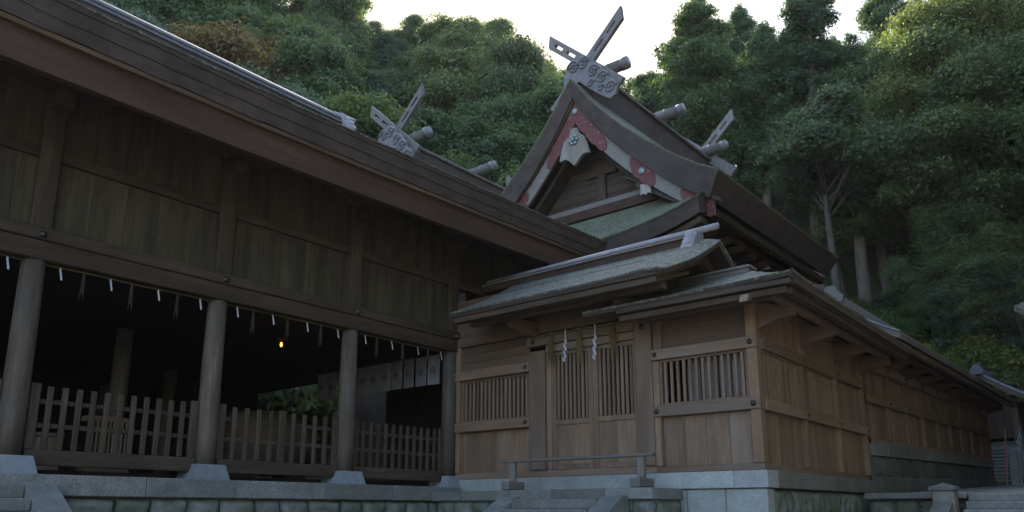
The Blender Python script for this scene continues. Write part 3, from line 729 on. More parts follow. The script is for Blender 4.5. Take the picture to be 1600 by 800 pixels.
# front face
MB().box(-7.28, XC, 13.14, 13.34, 2.284, 2.40, .008).build('sill', 'new_x', wing)
pbox('post', wing, 'new_z', -7.285, -7.15, 13.12, 13.32, 2.403, 4.43, .012); MB().box(-5.37, XC + .005, 13.115, 13.32, 2.403, 5.3, .012).build('corner_post', 'new_z', wing)
pbox('post', wing, 'new_z', -7.26, -7.08, 13.14, 13.32, 4.66, 5.25, .012)
MB().box(-7.286, XC + .02, 13.07, 13.34, 3.34, 3.55, .012).build('rail', 'new_x', wing)
MB().box(-7.286, XC + .02, 13.07, 13.34, 4.445, 4.655, .012).build('rail', 'new_x', wing)
for x, z in ((-7.2, 3.44), (-5.28, 3.44), (-7.2, 4.55), (-5.28, 4.55)): boss(wing, x, 13.07, z, '-y', .05)
ww = (-5.375 + 7.145) / 4
for k in range(4):
    x0 = -7.145 + ww * k
    pbox('wall_board', wing, 'new_z', x0 + .003, x0 + ww - .003, 13.22 + rnd.uniform(-.004, .004), 13.25, 2.403, 3.337, .004)
slat_window(wing, -7.145, -5.375, 13.15, 3.553, 4.442, 13, .055)
for k in range(4): MB().prism([(-6.68 + .3 * k, 13.40), (-6.5 + .3 * k, 13.44), (-6.42 + .3 * k, 13.41), (-6.42 + .3 * k, 13.415), (-6.5 + .3 * k, 13.445), (-6.68 + .3 * k, 13.405)], 'z', 3.5, 4.5).build('white_curtain', 'cloth', wing)
MB().box(-7.1, -5.4, 14.2, 14.25, 2.4, 5.2).build('shade_backing', 'void', wing)
MB().box(-7.07, -5.38, 13.20, 13.25, 4.66, 5.3).build('frieze_board', 'dim_x', wing)
MB().box(-7.26, XC, 13.10, 13.34, 5.305, 5.42, .01).build('wall_plate', 'dim_x', wing)
# right side face (along Y)
def side_wall(parent, X, ys, z0, kz, zb, zr, zt, ztop, slatted, matset, n_sl=16):
    """wall in the plane X facing +X; z heights rise by kz per metre from ys[0]"""
    V, Hh = matset + '_z', matset + '_y'
    Y0 = ys[0]
    def zz(z, y): return z + kz * (y - Y0)
    def beam(name, ya, yb2, za, zb2, xa, xb, mat):
        return MB().prism([(ya, zz(za, ya)), (yb2, zz(za, yb2)), (yb2, zz(zb2, yb2)), (ya, zz(zb2, ya))], 'x', xa, xb).build(name, mat, parent)
    beam('sill', ys[0], ys[-1], z0, z0 + .11, X - .2, X - .02, Hh)
    beam('rail', ys[0], ys[-1], zr, zr + .20, X - .2, X + .045, Hh)
    beam('rail', ys[0], ys[-1], zt, zt + .20, X - .2, X + .045, Hh)
    beam('wall_plate', ys[0], ys[-1], ztop, ztop + .12, X - .2, X + .02, Hh)
    for i, y in enumerate(ys[1:]):
        y = y if i < len(ys) - 2 else y - .09
        for a, b_ in ((z0 + .112, zr - .002), (zr + .202, zt - .002), (zt + .202, ztop - .002)):
            MB().box(X - .18, X + (.012), y - .085, y + .085, zz(a, y) + .003, zz(b_, y), .01).build('post', V, parent)
        for z in (zr + .1, zt + .1): boss(parent, X + .045, y, zz(z, y), 'x', .045)
    for i, (ya, yb2) in enumerate(zip(ys, ys[1:])):
        a, b_ = ya + .09 if i else ya + .02, yb2 - .09
        if i == len(ys) - 2: b_ = yb2 - .18
        n = max(2, round((b_ - a) / .42)); w = (b_ - a) / n
        for k in range(n):
            y0 = a + w * k; ym = y0 + w / 2
            MB().box(X - .13, X - .09 + rnd.uniform(0, .008), y0 + .003, y0 + w - .003, zz(z0 + .114, ym), zz(zr - .004, ym), .004).build('wall_board', V, parent)
            MB().box(X - .13, X - .09, y0 + .003, y0 + w - .003, zz(zt + .204, ym), zz(ztop - .004, ym), .004).build('frieze_board', V, parent)
        if slatted(i):
            fr = MB().box(X - .12, X - .03, a, b_, zz(zr + .203, ya), zz(zr + .235, yb2)).box(X - .12, X - .03, a, b_, zz(zt - .03, ya), zz(zt - .003, ya)).build('lattice_window', Hh, parent)
            m_ = n_sl
            for k in range(m_):
                y = a + (b_ - a) * (k + .5) / m_
                inst('slat', bxm(.04, (b_ - a) / m_ * .58, zt - zr - .27, V, .005), fr, (X - .075, y, zz(zr + .24, y)))
        else:
            for k in range(n):
                y0 = a + w * k; ym = y0 + w / 2
                MB().box(X - .13, X - .09 + rnd.uniform(0, .008), y0 + .003, y0 + w - .003, zz(zr + .204, ym), zz(zt - .004, ym), .004).build('wall_board', V, parent)
side_wall(wing, XC, [13.345, 15.45, 17.55, 19.66], 2.284, 0, 0, 3.34, 4.445, 5.305, lambda i: i < 2, 'new')
MB().box(XC - .9, XC - .85, 13.4, 19.6, 2.3, 5.3).build('shade_backing', 'void', wing)
MB().box(-7.1, XC - .02, 19.55, 19.65, 2.284, 5.3).build('end_wall', 'dim_x', wing)
# bracket beams and eave purlins
for y in (13.3, 15.45, 17.55, 19.5):
    MB().prism([(XC + .0, 5.30), (XC + .62, 5.10), (XC + .70, 5.05), (XC + .66, 4.96), (XC + .4, 4.93), (XC + .12, 4.84), (XC + .0, 4.78)], 'y', y - .075, y + .075).build('bracket_arm', 'dim_x', wing)
MB().box(XC + .50, XC + .64, 12.5, 19.75, 5.115, 5.23, .01).build('eave_purlin', 'new_y', wing)
MB().box(-7.3, XC + .64, 12.52, 12.66, 5.12, 5.235, .01).build('eave_purlin', 'dim_x', wing)
MB().prism([(12.0, 5.0), (12.08, 5.14), (13.2, 5.46), (13.2, 5.34)], 'x', XC + .2, XC + .34).build('hip_rafter', 'new_y', wing)
# hipped roof of the wing: a front slope and a right slope meeting on the hip
EX, EY, ZE = -4.07, 12.05, 5.37
RX, RYY, RZ = -5.66, 14.35, 6.27
def lerp(a, b_, t): return a + (b_ - a) * t
def cz(s): return .75 * s + .25 * s * s
n = 8
ft = [[(lerp(-8.2, lerp(EX, RX, i / n), j / 12), lerp(EY, RYY, i / n), ZE + (RZ - ZE) * cz(i / n) + .05 * (j / 12) ** 6 * (1 - i / n)) for j in range(13)] for i in range(n + 1)]
fb = [[(p[0] - .02 * (j == 12), p[1] + .03, p[2] - .035) for j, p in enumerate(r)] for r in ft]
MB().slab(ft, fb).build('roof', 'bark', wing)
MB().slab([[(p[0], p[1], p[2] - .003) for p in r] for r in fb], [[(p[0], p[1] + .03, p[2] - .05) for p in r] for r in fb]).build('roof_edge', 'bark_edge', wing)
YEND = 19.78
rt = [[(lerp(EX, RX, i / n), lerp(lerp(EY, RYY, i / n), YEND, j / 14), ZE + (RZ - ZE) * cz(i / n) + .05 * (1 - j / 14) ** 6 * (1 - i / n)) for j in range(15)] for i in range(n + 1)]
rb = [[(p[0] - .01, p[1], p[2] - .035) for p in r] for r in rt]
MB().slab(rt, rb).build('roof', 'bark', wing)
MB().slab([[(p[0], p[1], p[2] - .003) for p in r] for r in rb], [[(p[0] - .03, p[1], p[2] - .10) for p in r] for r in rb]).build('roof_edge', 'bark_edge', wing)
lt = [[(2 * RX - p[0], max(p[1], RYY), p[2]) for p in r] for r in rt]
MB().slab(lt, [[(p[0] + .03, p[1], p[2] - .13) for p in r] for r in lt]).build('roof', 'bark', wing)
for z0, z1, i0, m_ in ((5.20, 5.285, .05, 'old'), (5.08, 5.19, .16, 'old')):
    MB().box(-7.42, EX - i0, EY + i0 - .04, EY + i0 + .10, z0, z1, .006).build('fascia_board', m_ + '_x', wing)
    MB().box(EX - i0 - .10, EX - i0 + .04, EY + i0 + .104, YEND, z0, z1, .006).build('fascia_board', m_ + '_y', wing)
rf2 = MB().prism([(-4.2, 5.145), (-5.1, 5.50), (-5.1, 5.42), (-4.2, 5.075)], 'y', -.035, .035).mesh('rafter', M['dim_x'])
for k in range(19): inst('rafter', rf2, wing, (0, 13.3 + .34 * k, 0))
rf3 = MB().prism([(12.2, 5.145), (13.15, 5.50), (13.15, 5.42), (12.2, 5.075)], 'x', -.035, .035).mesh('rafter', M['dim_y'])
for k in range(9): inst('rafter', rf3, wing, (-7.2 + .29 * k, 0, 0))
MB().slab([[(-4.15, y, 5.20) for y in (13.2, YEND)], [(-5.2, y, 5.60) for y in (13.2, YEND)]], [[(-4.15, y, 5.17) for y in (13.2, YEND)], [(-5.2, y, 5.57) for y in (13.2, YEND)]]).build('soffit', 'dim_y', wing)
rg = MB().box(-8.4, -5.66, 14.22, 14.52, 6.08, 6.30).build('ridge', 'grey_x', wing)
MB().box(-8.4, -5.62, 14.18, 14.56, 6.303, 6.36, .01).build('ridge_course', 'grey_x', rg)
MB().box(-5.82, -5.54, 14.6, YEND, 6.12, 6.3).build('ridge', 'grey_y', wing)

# ================================================================== LONG CORRIDOR that climbs beyond the wing
cor = thing('long_corridor', (-5.2, 27, 2.9), 'long covered corridor of brown boards climbing away on a tall stone base', 'building')
KZ = .024; YA, YB = 19.9, 37.9
def zk(z, y): return z + KZ * (y - YA)
cys = [YA + 2.0 * i for i in range(10)]
MB().prism([(YA, 0), (YB, 0), (YB, zk(2.885, YB)), (YA, 2.885)], 'x', -6.6, XC - .1).build('foundation', 'rough', cor)
y = YA
i = 0
while y < YB - .1:
    L = min((1.4, 1.1, 1.7)[i % 3], YB - y); i += 1
    MB().prism([(y + .003, zk(2.89, y)), (y + L - .003, zk(2.89, y + L)), (y + L - .003, zk(3.19, y + L)), (y + .003, zk(3.19, y))], 'x', XC - .4, XC + .05).build('base_stone', 'coping', cor); y += L
for row in range(3):
    y = YA; k = row
    while y < YB - .6:
        w = (1.1, 1.5, 1.3, 1.7)[k % 4]
        inst('rough_stone', flat_stone_mesh(w, .44, .10, 900 + k % 8), cor, (XC - .04, y + w / 2, zk(2.43 - .452 * row, y)), rz=R(90)); y += w + .012; k += 1
side_wall(cor, XC, cys, 3.195, KZ, 0, 4.18, 5.03, 5.42, lambda i: True, 'new', 14)
MB().prism([(YA, 3.2), (YB, zk(3.2, YB)), (YB, zk(5.4, YB)), (YA, 5.4)], 'x', XC - .8, XC - .75).build('shade_backing', 'void', cor)
MB().box(-6.5, XC - .02, YA, YA + .1, 3.2, 5.6).build('end_wall', 'dim_x', cor)
MB().box(-6.5, XC - .02, YB - .1, YB, zk(3.2, YB), zk(5.6, YB)).build('end_wall', 'dim_x', cor)
for y in cys:
    MB().prism([(XC, zk(5.46, y)), (XC + .60, zk(5.38, y)), (XC + .66, zk(5.32, y)), (XC + .40, zk(5.24, y)), (XC + .1, zk(5.16, y)), (XC, zk(5.1, y))], 'y', y - .07, y + .07).build('bracket_arm', 'dim_x', cor)
MB().prism([(YA - .7, zk(5.39, YA)), (YB, zk(5.39, YB)), (YB, zk(5.50, YB)), (YA - .7, zk(5.50, YA))], 'x', XC + .48, XC + .62).build('eave_purlin', 'dim_y', cor)
cxr, czr, cye, cyz = -5.5, 6.62, 18.95, 38.3
n = 8
for fl in (0, 1):
    t_ = [[((2 * cxr - x if fl else x), y, zk(5.62 + (czr - 5.62) * (.6 * s + .4 * s * s), y)) for y in [lerp(cye, cyz, j / 20) for j in range(21)]] for s in [i / n for i in range(n + 1)] for x in [lerp(-4.07, cxr, s)]]
    MB().slab(t_, [[(p[0] - (.03 if not fl else -.03), p[1] + .0, p[2] - .13) for p in r] for r in t_]).build('roof', 'bark_edge_grey', cor)
    vg = [[(p[0], cye - .06 + .16 * q, p[2] + .05) for q in (0, 1)] for p in [r[0] for r in t_]]
    MB().slab(vg, [[(p[0], p[1], p[2] - .04) for p in r] for r in vg]).build('verge_tile', 'tile', cor)
    xx = (-4.17, -4.31) if not fl else (2 * cxr + 4.17, 2 * cxr + 4.31)
    MB().prism([(cye, zk(5.36, cye)), (cyz, zk(5.36, cyz)), (cyz, zk(5.48, cyz)), (cye, zk(5.48, cye))], 'x', xx[0], xx[1]).build('fascia_board', 'dim_y', cor)
MB().slab([[(-4.2, y, zk(5.49, y)) for y in (cye, cyz)], [(-5.3, y, zk(5.95, y)) for y in (cye, cyz)]], [[(-4.2, y, zk(5.46, y)) for y in (cye, cyz)], [(-5.3, y, zk(5.92, y)) for y in (cye, cyz)]]).build('soffit', 'dim_y', cor)
MB().prism([(-4.25, 5.42), (cxr, 6.42), (2 * cxr + 4.25, 5.42), (2 * cxr + 4.25, 5.30), (cxr, 6.22), (-4.25, 5.30)], 'y', cye + .12, cye + .2).build('bargeboard', 'dim_x', cor)
MB().prism([(cye, zk(czr - .05, cye)), (cyz, zk(czr - .05, cyz)), (cyz, zk(czr + .16, cyz)), (cye, zk(czr + .16, cye))], 'x', cxr - .14, cxr + .14).build('ridge', 'tile', cor)
MB().prism([(cxr - .26, 6.52), (cxr + .26, 6.52), (cxr + .30, 6.66), (cxr + .16, 6.82), (cxr + .1, 6.95), (cxr - .1, 6.95), (cxr - .16, 6.82), (cxr - .30, 6.66)], 'y', cye - .1, cye - .005).build('ridge_end_tile', 'boss', cor)

# ================================================================== MAIN HALL (twin roofs)
mh = thing('main_hall', (-13.9, 25, 2), 'tall main shrine hall with mossy bark gable, red fittings and crossed roof finials', 'shrine hall')
VT = [(0, 16.36), (.3, 15.95), (.65, 15.45), (1.28, 14.70), (2.0, 13.93), (2.69, 13.29), (3.35, 12.72), (3.99, 12.21), (4.6, 11.78), (5.23, 11.42)]
def vz(u): return ip(VT, abs(u))
def vt(u): return .70 + .022 * abs(u)
def roofset(XC_, Y0, Y1, ul, ur, full=True):
    us = [ -ul + (ul + ur) * i / 44 for i in range(45)] if False else sorted(set([-ul + .2 * i for i in range(int(ul / .2) + 1)] + [.2 * i for i in range(int(ur / .2) + 1)] + [-ul, 0, ur]))
    ysr = [lerp(Y0, Y1, j / 12) for j in range(13)]
    def rise(y): return .015 * (y - Y0)
    t_ = [[(XC_ + u, y, vz(u) + rise(y) + .0) for y in ysr] for u in us]
    b_ = [[(XC_ + u * .995, y + .02 * (1 if j == 0 else 0), vz(u) + rise(y) - .05) for j, y in enumerate(ysr)] for u in us]
    MB().slab(t_, b_).build('roof', 'bark_moss', mh)
    # thick cut edge under the moss layer, stepped back
    NLAY = 7
    for q in range(NLAY):
        a0, a1 = q / NLAY, (q + 1) / NLAY
        def edge(a, extra):
            return [[(XC_ + u * (.998 - .073 * a), y, vz(u) + rise(y) - .053 - (vt(u) - .073) * a + extra) for y in (Y0 + .015 + .13 * a, Y0 + .5, Y1 - .02 - .4 * a)] for u in us]
        MB().slab(edge(a0 + .004, 0), edge(a1, .0015)).build('verge_layer', 'bark_edge', mh)
    t3 = [[(XC_ + u * .98, y, vz(u) - vt(u) - .003) for y in (Y0 + .22, Y0 + .42)] for u in us]
    b3 = [[(XC_ + u * .98, y, vz(u) - vt(u) - .13) for y in (Y0 + .22, Y0 + .42)] for u in us]
    MB().slab(t3, b3).build('verge_batten', 'old_x', mh)
    for sgn, um in ((-1, ul), (1, ur)):
        uu = [sgn * (.0 + (min(um, 4.9)) * i / 20) for i in range(21)]
        t4 = [[(XC_ + u, y, vz(u) - vt(u) - .10) for y in (Y0 + .32, Y0 + .41)] for u in uu]
        b4 = [[(XC_ + u, y, vz(u) - vt(u) - .86 + .04 * abs(u)) for y in (Y0 + .32, Y0 + .41)] for u in uu]
        MB().slab(t4, b4).build('bargeboard', 'grey_x', mh)
        def plate(u0, u1, nn=14):
            uq = [u0 + (u1 - u0) * i / nn for i in range(nn + 1)]
            t5 = []; b5 = []
            for i, u in enumerate(uq):
                q = i / nn; e = min(1, 4 * min(q if u0 > .1 else 1, (1 - q) if u1 < 4.8 else 1))
                hi = vz(u) - vt(u) - .11; lo = vz(u) - vt(u) - .875 + .04 * u - .10 * abs(math.sin(q * 9.42)); md = (hi + lo) / 2
                e = .30 + .70 * e ** .6; hi, lo = md + (hi - md) * e, md + (lo - md) * e
                t5.append([(XC_ + sgn * u, y, hi) for y in (Y0 + .285, Y0 + .318)]); b5.append([(XC_ + sgn * u, y, lo) for y in (Y0 + .285, Y0 + .318)])
            return MB().slab(t5, b5).build('red_fitting', 'red', mh)
        for u0, u1, ub in ((.0, 1.25, .0 if sgn > 0 else None), (2.1, 3.0, 2.55), (3.85, 4.9, 4.4)):
            if u1 > um: continue
            pl = plate(u0, u1)
            # ragged tip of painted metal beyond the plate
            if ub is not None:
                uu_ = ub
                zc = vz(uu_) - vt(uu_) - .46
                ms_ = MB().tube([(XC_ + sgn * uu_, Y0 + .293, zc), (XC_ + sgn * uu_, Y0 + .25, zc), (XC_ + sgn * uu_, Y0 + .22, zc)], [.13, .12, .06], 12).build('stud', 'stud', pl, True)
    if not full: return
    # rafters and fascia under the side eave
    for sgn, um in ((1, ur),):
        xe = XC_ + um - .42
        MB().slab([[(xe - .10, y, vz(um) + rise(y) - .86) for y in (Y0 + .3, Y1 - .3)], [(xe - .32, y, vz(um) + rise(y) - .80) for y in (Y0 + .3, Y1 - .3)]],
                  [[(xe - .14, y, vz(um) + rise(y) - 1.06) for y in (Y0 + .3, Y1 - .3)], [(xe - .32, y, vz(um) + rise(y) - 1.06) for y in (Y0 + .3, Y1 - .3)]]).build('fascia_board', 'old_y', mh)
        rfm_ = MB().prism([(xe - .25, vz(um) - 1.00), (xe - 2.6, vz(um) + .55), (xe - 2.6, vz(um) + .40), (xe - .25, vz(um) - 1.14)], 'y', -.06, .06).mesh('rafter', M['old_x'])
        for k in range(25): inst('rafter', rfm_, mh, (0, Y0 + .5 + .425 * k, .015 * .425 * k))
        MB().slab([[(xe - .3, y, vz(um) - .90 + rise(y)) for y in (Y0 + .45, Y1 - .3)], [(xe - 3.0, y, vz(um) + .88 + rise(y)) for y in (Y0 + .45, Y1 - .3)]],
                  [[(xe - .3, y, vz(um) - .96 + rise(y)) for y in (Y0 + .45, Y1 - .3)], [(xe - 3.0, y, vz(um) + .82 + rise(y)) for y in (Y0 + .45, Y1 - .3)]]).build('soffit', 'old_y', mh)
XM, YM0, YM1 = -13.9, 20.0, 31.3
XL, YL0, YL1 = -23.1, 19.1, 30.4
roofset(XM, YM0, YM1, 4.6, 5.23); roofset(XL, YL0, YL1, 5.23, 4.55, False)

def finials(XC_, YS):
    rb_ = MB().box(XC_ - .40, XC_ + .40, YS + .75, YS + 10.9, 15.55, 16.86, .03).build('ridge', 'bark_edge', mh)
    MB().box(XC_ - .5, XC_ + .5, YS + .72, YS + 10.95, 16.864, 17.0, .02).build('ridge_course', 'bark_edge_grey', rb_)
    def board(sgn, y0, y1):
        # crossing board with two slots: built from two long cheeks and bridges between the slots
        L0, L1, w = -2.05, 2.10, .21
        parts = MB(); c0, c1 = XC_, 17.45
        dx, dz = -sgn * math.cos(R(43)), math.sin(R(43)); nx, nz = -dz, dx
        def q(a, b_): return (c0 + dx * a + nx * b_, c1 + dz * a + nz * b_)
        segs = [(L0, .5, None), (.5, 1.0, 1), (1.0, 1.25, None), (1.25, 1.72, 1), (1.72, L1, None)]
        for a, b_, slot in segs:
            if slot:
                parts.prism([q(a, -w), q(b_, -w), q(b_, -.055), q(a, -.055)], 'y', y0, y1); parts.prism([q(a, .055), q(b_, .055), q(b_, w), q(a, w)], 'y', y0, y1)
            elif b_ == L1: parts.prism([q(a, -w), q(b_ + .16 * sgn, -w), q(b_ - .16 * sgn, w), q(a, w)], 'y', y0, y1)
            else: parts.prism([q(a, -w), q(b_, -w), q(b_, w), q(a, w)], 'y', y0, y1)
        parts.build('crossed_finial', 'finial', mh)
    for yy in (YS + 1.05, YS + 10.4):
        board(1, yy - .16, yy - .005); board(-1, yy + .005, yy + .16)
    for yy in (YS + 1.75, YS + 6.0, YS + 10.05):
        lg = MB().tube([(XC_ - 1.3, yy, 17.3), (XC_ + 1.3, yy, 17.3)], .215, 16).build('ridge_log', 'log', mh, True)
        for s_ in (-1, 1):
            MB().tube([(XC_ + s_ * 1.08, yy, 17.3), (XC_ + s_ * 1.335, yy, 17.3)], .232, 16).build('end_cap', 'cap', lg, True)
            MB().tube([(XC_ + s_ * .52, yy, 17.3), (XC_ + s_ * .58, yy, 17.3)], .23, 16).build('band', 'cap', lg, True)
        MB().box(XC_ - .3, XC_ + .3, yy - .2, yy + .2, 17.004, 17.09).build('log_saddle', 'bark_edge', lg)
    # carved board closing the ridge: stepped outline with spirals
    wing_u = 1.0
    pr = [(0, 17.5), (.28, 17.44), (.46, 17.25), (.55, 17.02), (.78, 16.95), (.92, 16.68), (1.12, 16.5), (1.22, 16.22), (1.42, 16.08), (1.58, 15.75), (1.5, 15.45), (1.28, 15.36), (.95, 15.6), (.5, 16.0), (0, 16.5)]
    y0 = YS + .55
    for sgn in (-1, 1):
        op = MB().prism([(XC_ + (a if sgn > 0 else -min(a, .62)), z) for a, z in pr], 'y', y0, y0 + .14).build('ridge_end_board', 'carved', mh)
        for (a, z, r0, turn) in ((.22, 17.12, .26, 2.2), (.62, 16.66, .25, 2.0), (.98, 16.28, .24, 2.0), (1.30, 15.78, .24, 1.8), (.92, 15.9, .15, 1.5), (.52, 16.22, .16, 1.5)):
            if sgn < 0 and a > .4: continue
            sp = [(XC_ + sgn * (a + r0 * (1 - t / 24) * math.cos(t / 24 * turn * 6.283)), y0 - .012, z + r0 * (1 - t / 24) * math.sin(t / 24 * turn * 6.283)) for t in range(23)]
            MB().tube(sp, [.045] * 22 + [.03], 6).build('scroll', 'carved', op, True)
M['finial'] = wood('finial_wood', (0.124, 0.112, 0.108), (0.211, 0.195, 0.192), 'z', stain=.3)
M['pendant'] = wood('pale_pendant_wood', (.22, .20, .18), (.40, .38, .35), 'z', stain=.5, stain_c=(.16, .11, .06))
M['cap'] = plain('weathered_cap_metal', (0.105, 0.098, 0.101), (0.175, 0.168, 0.175), 6, .5)
M['log'] = wood('ridge_log_wood', (0.105, 0.095, 0.091), (0.182, 0.168, 0.164), 'x', stain=.3)
M['carved'] = plain('carved_grey_wood', (0.098, 0.090, 0.094), (0.173, 0.161, 0.169), 6, .65, 0, .3)
finials(XM, YM0); finials(XL, YL0)
# pendant under the gable peak
def gegyo(XC_, Y0):
    cx, cz_ = XC_, 14.42
    pr = [(-.10, .42), (.10, .42), (.18, .2), (.34, .08), (.46, -.28), (.52, -.52), (.30, -.50), (.16, -.62), (0, -.80), (-.16, -.62), (-.30, -.50), (-.52, -.52), (-.46, -.28), (-.34, .08), (-.18, .2)]
    p = MB().prism([(cx + a * 1.2, cz_ + b_ * 1.15 - .38) for a, b_ in pr], 'y', Y0 + .18, Y0 + .29).build('gable_pendant', 'pendant', mh)
    fl = MB()
    for a in range(6):
        an = a * 1.0472; fl.tube([(cx + .14 * math.cos(an), Y0 + .18, cz_ - .35 + .14 * math.sin(an)), (cx + .14 * math.cos(an), Y0 + .12, cz_ - .35 + .14 * math.sin(an))], [.085, .05], 8)
    fl.tube([(cx, Y0 + .18, cz_ - .35), (cx, Y0 + .08, cz_ - .35)], [.08, .05], 10); fl.build('flower_boss', 'stud', p, True)
    for s_ in (-1, 1):
        u = 2.62; z = vz(u) - vt(u) - .80
        MB().prism([(cx + s_ * (u - .18), z), (cx + s_ * (u + .18), z - .03), (cx + s_ * (u + .19), z - .38), (cx + s_ * (u + .08), z - .34), (cx + s_ * u, z - .40), (cx + s_ * (u - .08), z - .34), (cx + s_ * (u - .19), z - .38)], 'y', Y0 + .33, Y0 + .40).build('small_pendant', 'pendant', mh)
gegyo(XM, YM0)
# pediment wall, struts and beams
YP = 21.3
for k in range(12):
    z0 = 11.72 + .28 * k
    if k < 11:
        hw = max([u_ * .05 for u_ in range(80) if vz(u_ * .05) - 1.15 > z0 + .27] + [.2])
        MB().box(XM - hw, XM + hw, YP + .002 * k, YP + .06 + rnd.uniform(0, .01), z0, z0 + .272, .01).build('pediment_board', 'old_x', mh)
MB().box(XM - 3.0, XM + 3.0, YP - .14, YP - .01, 11.86, 12.06, .015).build('tie_beam', 'grey_x', mh)
MB().box(XM - 3.6, XM + 3.6, YP - .20, YP - .01, 11.52, 11.852, .015).build('tie_beam', 'fascia_red', mh)
MB().box(XM + .25, XM + .60, YP - .13, YP - .01, 12.065, 13.0, .02).build('strut', 'old_z', mh)
MB().prism([(XM + .425 + .62 * math.cos(R(a)), 13.0 + .48 * math.sin(R(a))) for a in range(0, 181, 15)], 'y', YP - .12, YP - .01).build('strut_block', 'old_x', mh)
# deep rainbow beam in front of the pediment
ub = [ -3.4 + 6.8 * i / 16 for i in range(17)]
MB().slab([[(XM + u, y, vz(u) - 1.55) for y in (YP - .6, YP + .1)] for u in ub], [[(XM + u, y, vz(u) - 1.78) for y in (YP - .6, YP + .1)] for u in ub]).build('gable_purlin', 'old_x', mh)
# skirt roof below the gable
def pz(u): return 10.0 + .62 * (abs(u) / 4.7) ** 2.6
us = [-4.75 + 9.5 * i / 30 for i in range(31)]
t_ = [[(XM + u * (1 - .04 * s), lerp(19.62, 21.25, s), lerp(pz(u), 11.55 + .05 * (abs(u) / 4.7) ** 2, .8 * s + .2 * s * s)) for s in (0, .15, .3, .45, .6, .8, 1)] for u in us]
MB().slab(t_, [[(p[0], p[1] + .02, p[2] - .04) for p in r] for r in t_]).build('skirt_roof', 'bark_moss', mh)
t2 = [[(XM + u * .99, y, pz(u) - .043 + (y - 19.66) * .5) for y in (19.66, 20.5)] for u in us]; b2 = [[(XM + u * .985, y, pz(u) - .55 + (y - 19.66) * .25) for y in (19.80, 20.5)] for u in us]
MB().slab(t2, b2).build('skirt_roof_edge', 'bark_edge', mh)
t2 = [[(XM + u * .97, y, pz(u) - .56) for y in (19.95, 20.4)] for u in us]; b2 = [[(XM + u * .97, y, pz(u) - .74) for y in (19.98, 20.4)] for u in us]
MB().slab(t2, b2).build('fascia_board', 'old_x', mh)
# body
MB().box(XM - 3.4, XM + 3.1, 21.7, 28.0, 1.5, 11.5).build('wall', 'old_z', mh)
MB().box(XL - 3.4, XL + 3.4, 21.0, 27.4, 1.5, 11.5).build('wall', 'old_z', mh)
for x, y in ((XM + 3.12, 21.68), (XM + 3.12, 24.8), (XM + 3.12, 27.95), (XM - 3.2, 21.68), (XM, 21.66)):
    MB().tube([(x, y, 1.5), (x, y, 11.2)], .21, 14).build('pillar', 'old_z', mh, True)
for z0, z1 in ((7.7, 7.95), (9.0, 9.28), (10.1, 10.4)):
    MB().box(XM - 3.4, XM + 3.36, 21.5, 21.68, z0, z1, .012).build('wall_beam', 'old_x', mh); MB().box(XM + 3.11, XM + 3.30, 21.69, 28.15, z0 + .003, z1 + .003, .012).build('wall_beam', 'old_y', mh)
ba = MB().prism([(0, 0), (.95, .10), (1.0, .22), (1.0, .32), (0, .32)], 'y', -.1, .1).mesh('bracket_arm', M['old_x'])
bb = MB().prism([(0, 0), (-1.0, .10), (-1.05, .22), (-1.05, .32), (0, .32)], 'x', -.1, .1).mesh('bracket_arm', M['old_y'])
for y in (21.7, 22.75, 23.8, 24.85, 25.9, 26.95, 27.9):
    inst('bracket_arm', ba, mh, (XM + 3.3, y, 9.95)); inst('bracket_arm', ba, mh, (XM + 3.3, y, 9.45), sc=(.7, 1, 1))
for x in (XM - 2.4, XM - 1.2, XM, XM + 1.05, XM + 2.1, XM + 3.0):
    inst('bracket_arm', bb, mh, (x, 21.5, 9.45)); inst('bracket_arm', bb, mh, (x, 21.5, 8.95), sc=(1, .7, 1))
MB().box(XM + 4.0, XM + 4.2, 20.6, 30.6, 10.3, 10.5, .02).build('eave_purlin', 'old_y', mh)
MB().box(XM - 3.6, XM + 4.2, 20.35, 20.55, 9.30, 9.5, .02).build('eave_purlin', 'old_x', mh)

# ================================================================== THINGS AT THE FAR RIGHT
sg = thing('small_gate', (-4.6, 41.5, 3.5), 'small far gatehouse with grey gable roof behind the corridor end', 'gatehouse')
zg0 = 4.25
for x in (-6.6, -4.45): MB().box(x - .14, x + .14, 40.6, 40.88, zg0, 6.6, .02).build('post', 'dim_z', sg); MB().box(x - .14, x + .14, 43.0, 43.28, zg0, 6.6, .02).build('post', 'dim_z', sg)
for k in range(6): pbox('wall_board', sg, 'dim_z', -6.45 + .31 * k, -6.145 + .31 * k, 40.72, 40.78, 4.9, 6.4, .006)
MB().box(-6.6, -4.4, 40.65, 40.83, 6.405, 6.65, .02).build('beam', 'dim_x', sg)
MB().box(-6.6, -4.4, 40.65, 40.83, 4.72, 4.89, .02).build('beam', 'dim_x', sg)
gx, gzr = -5.55, 7.75
for s_ in (-1, 1):
    t_ = [[(gx + s_ * u, y, gzr - .80 * u + .07 * u * u) for y in (39.6, 42, 44.4)] for u in [.3 * i for i in range(9)]]
    MB().slab(t_, [[(p[0], p[1], p[2] - .12) for p in r] for r in t_]).build('roof', 'tile', sg)
    MB().slab([[(p[0], 39.64, p[2] - .123) for p in [r[0] for r in t_]], [(p[0], 39.75, p[2] - .123) for p in [r[0] for r in t_]]], [[(p[0], 39.64, p[2] - .34) for p in [r[0] for r in t_]], [(p[0], 39.75, p[2] - .34) for p in [r[0] for r in t_]]]).build('bargeboard', 'dim_x', sg)
MB().tube([(gx, 39.5, 7.85), (gx, 44.5, 7.85)], .16, 12).build('ridge_tile', 'tile', sg, True)
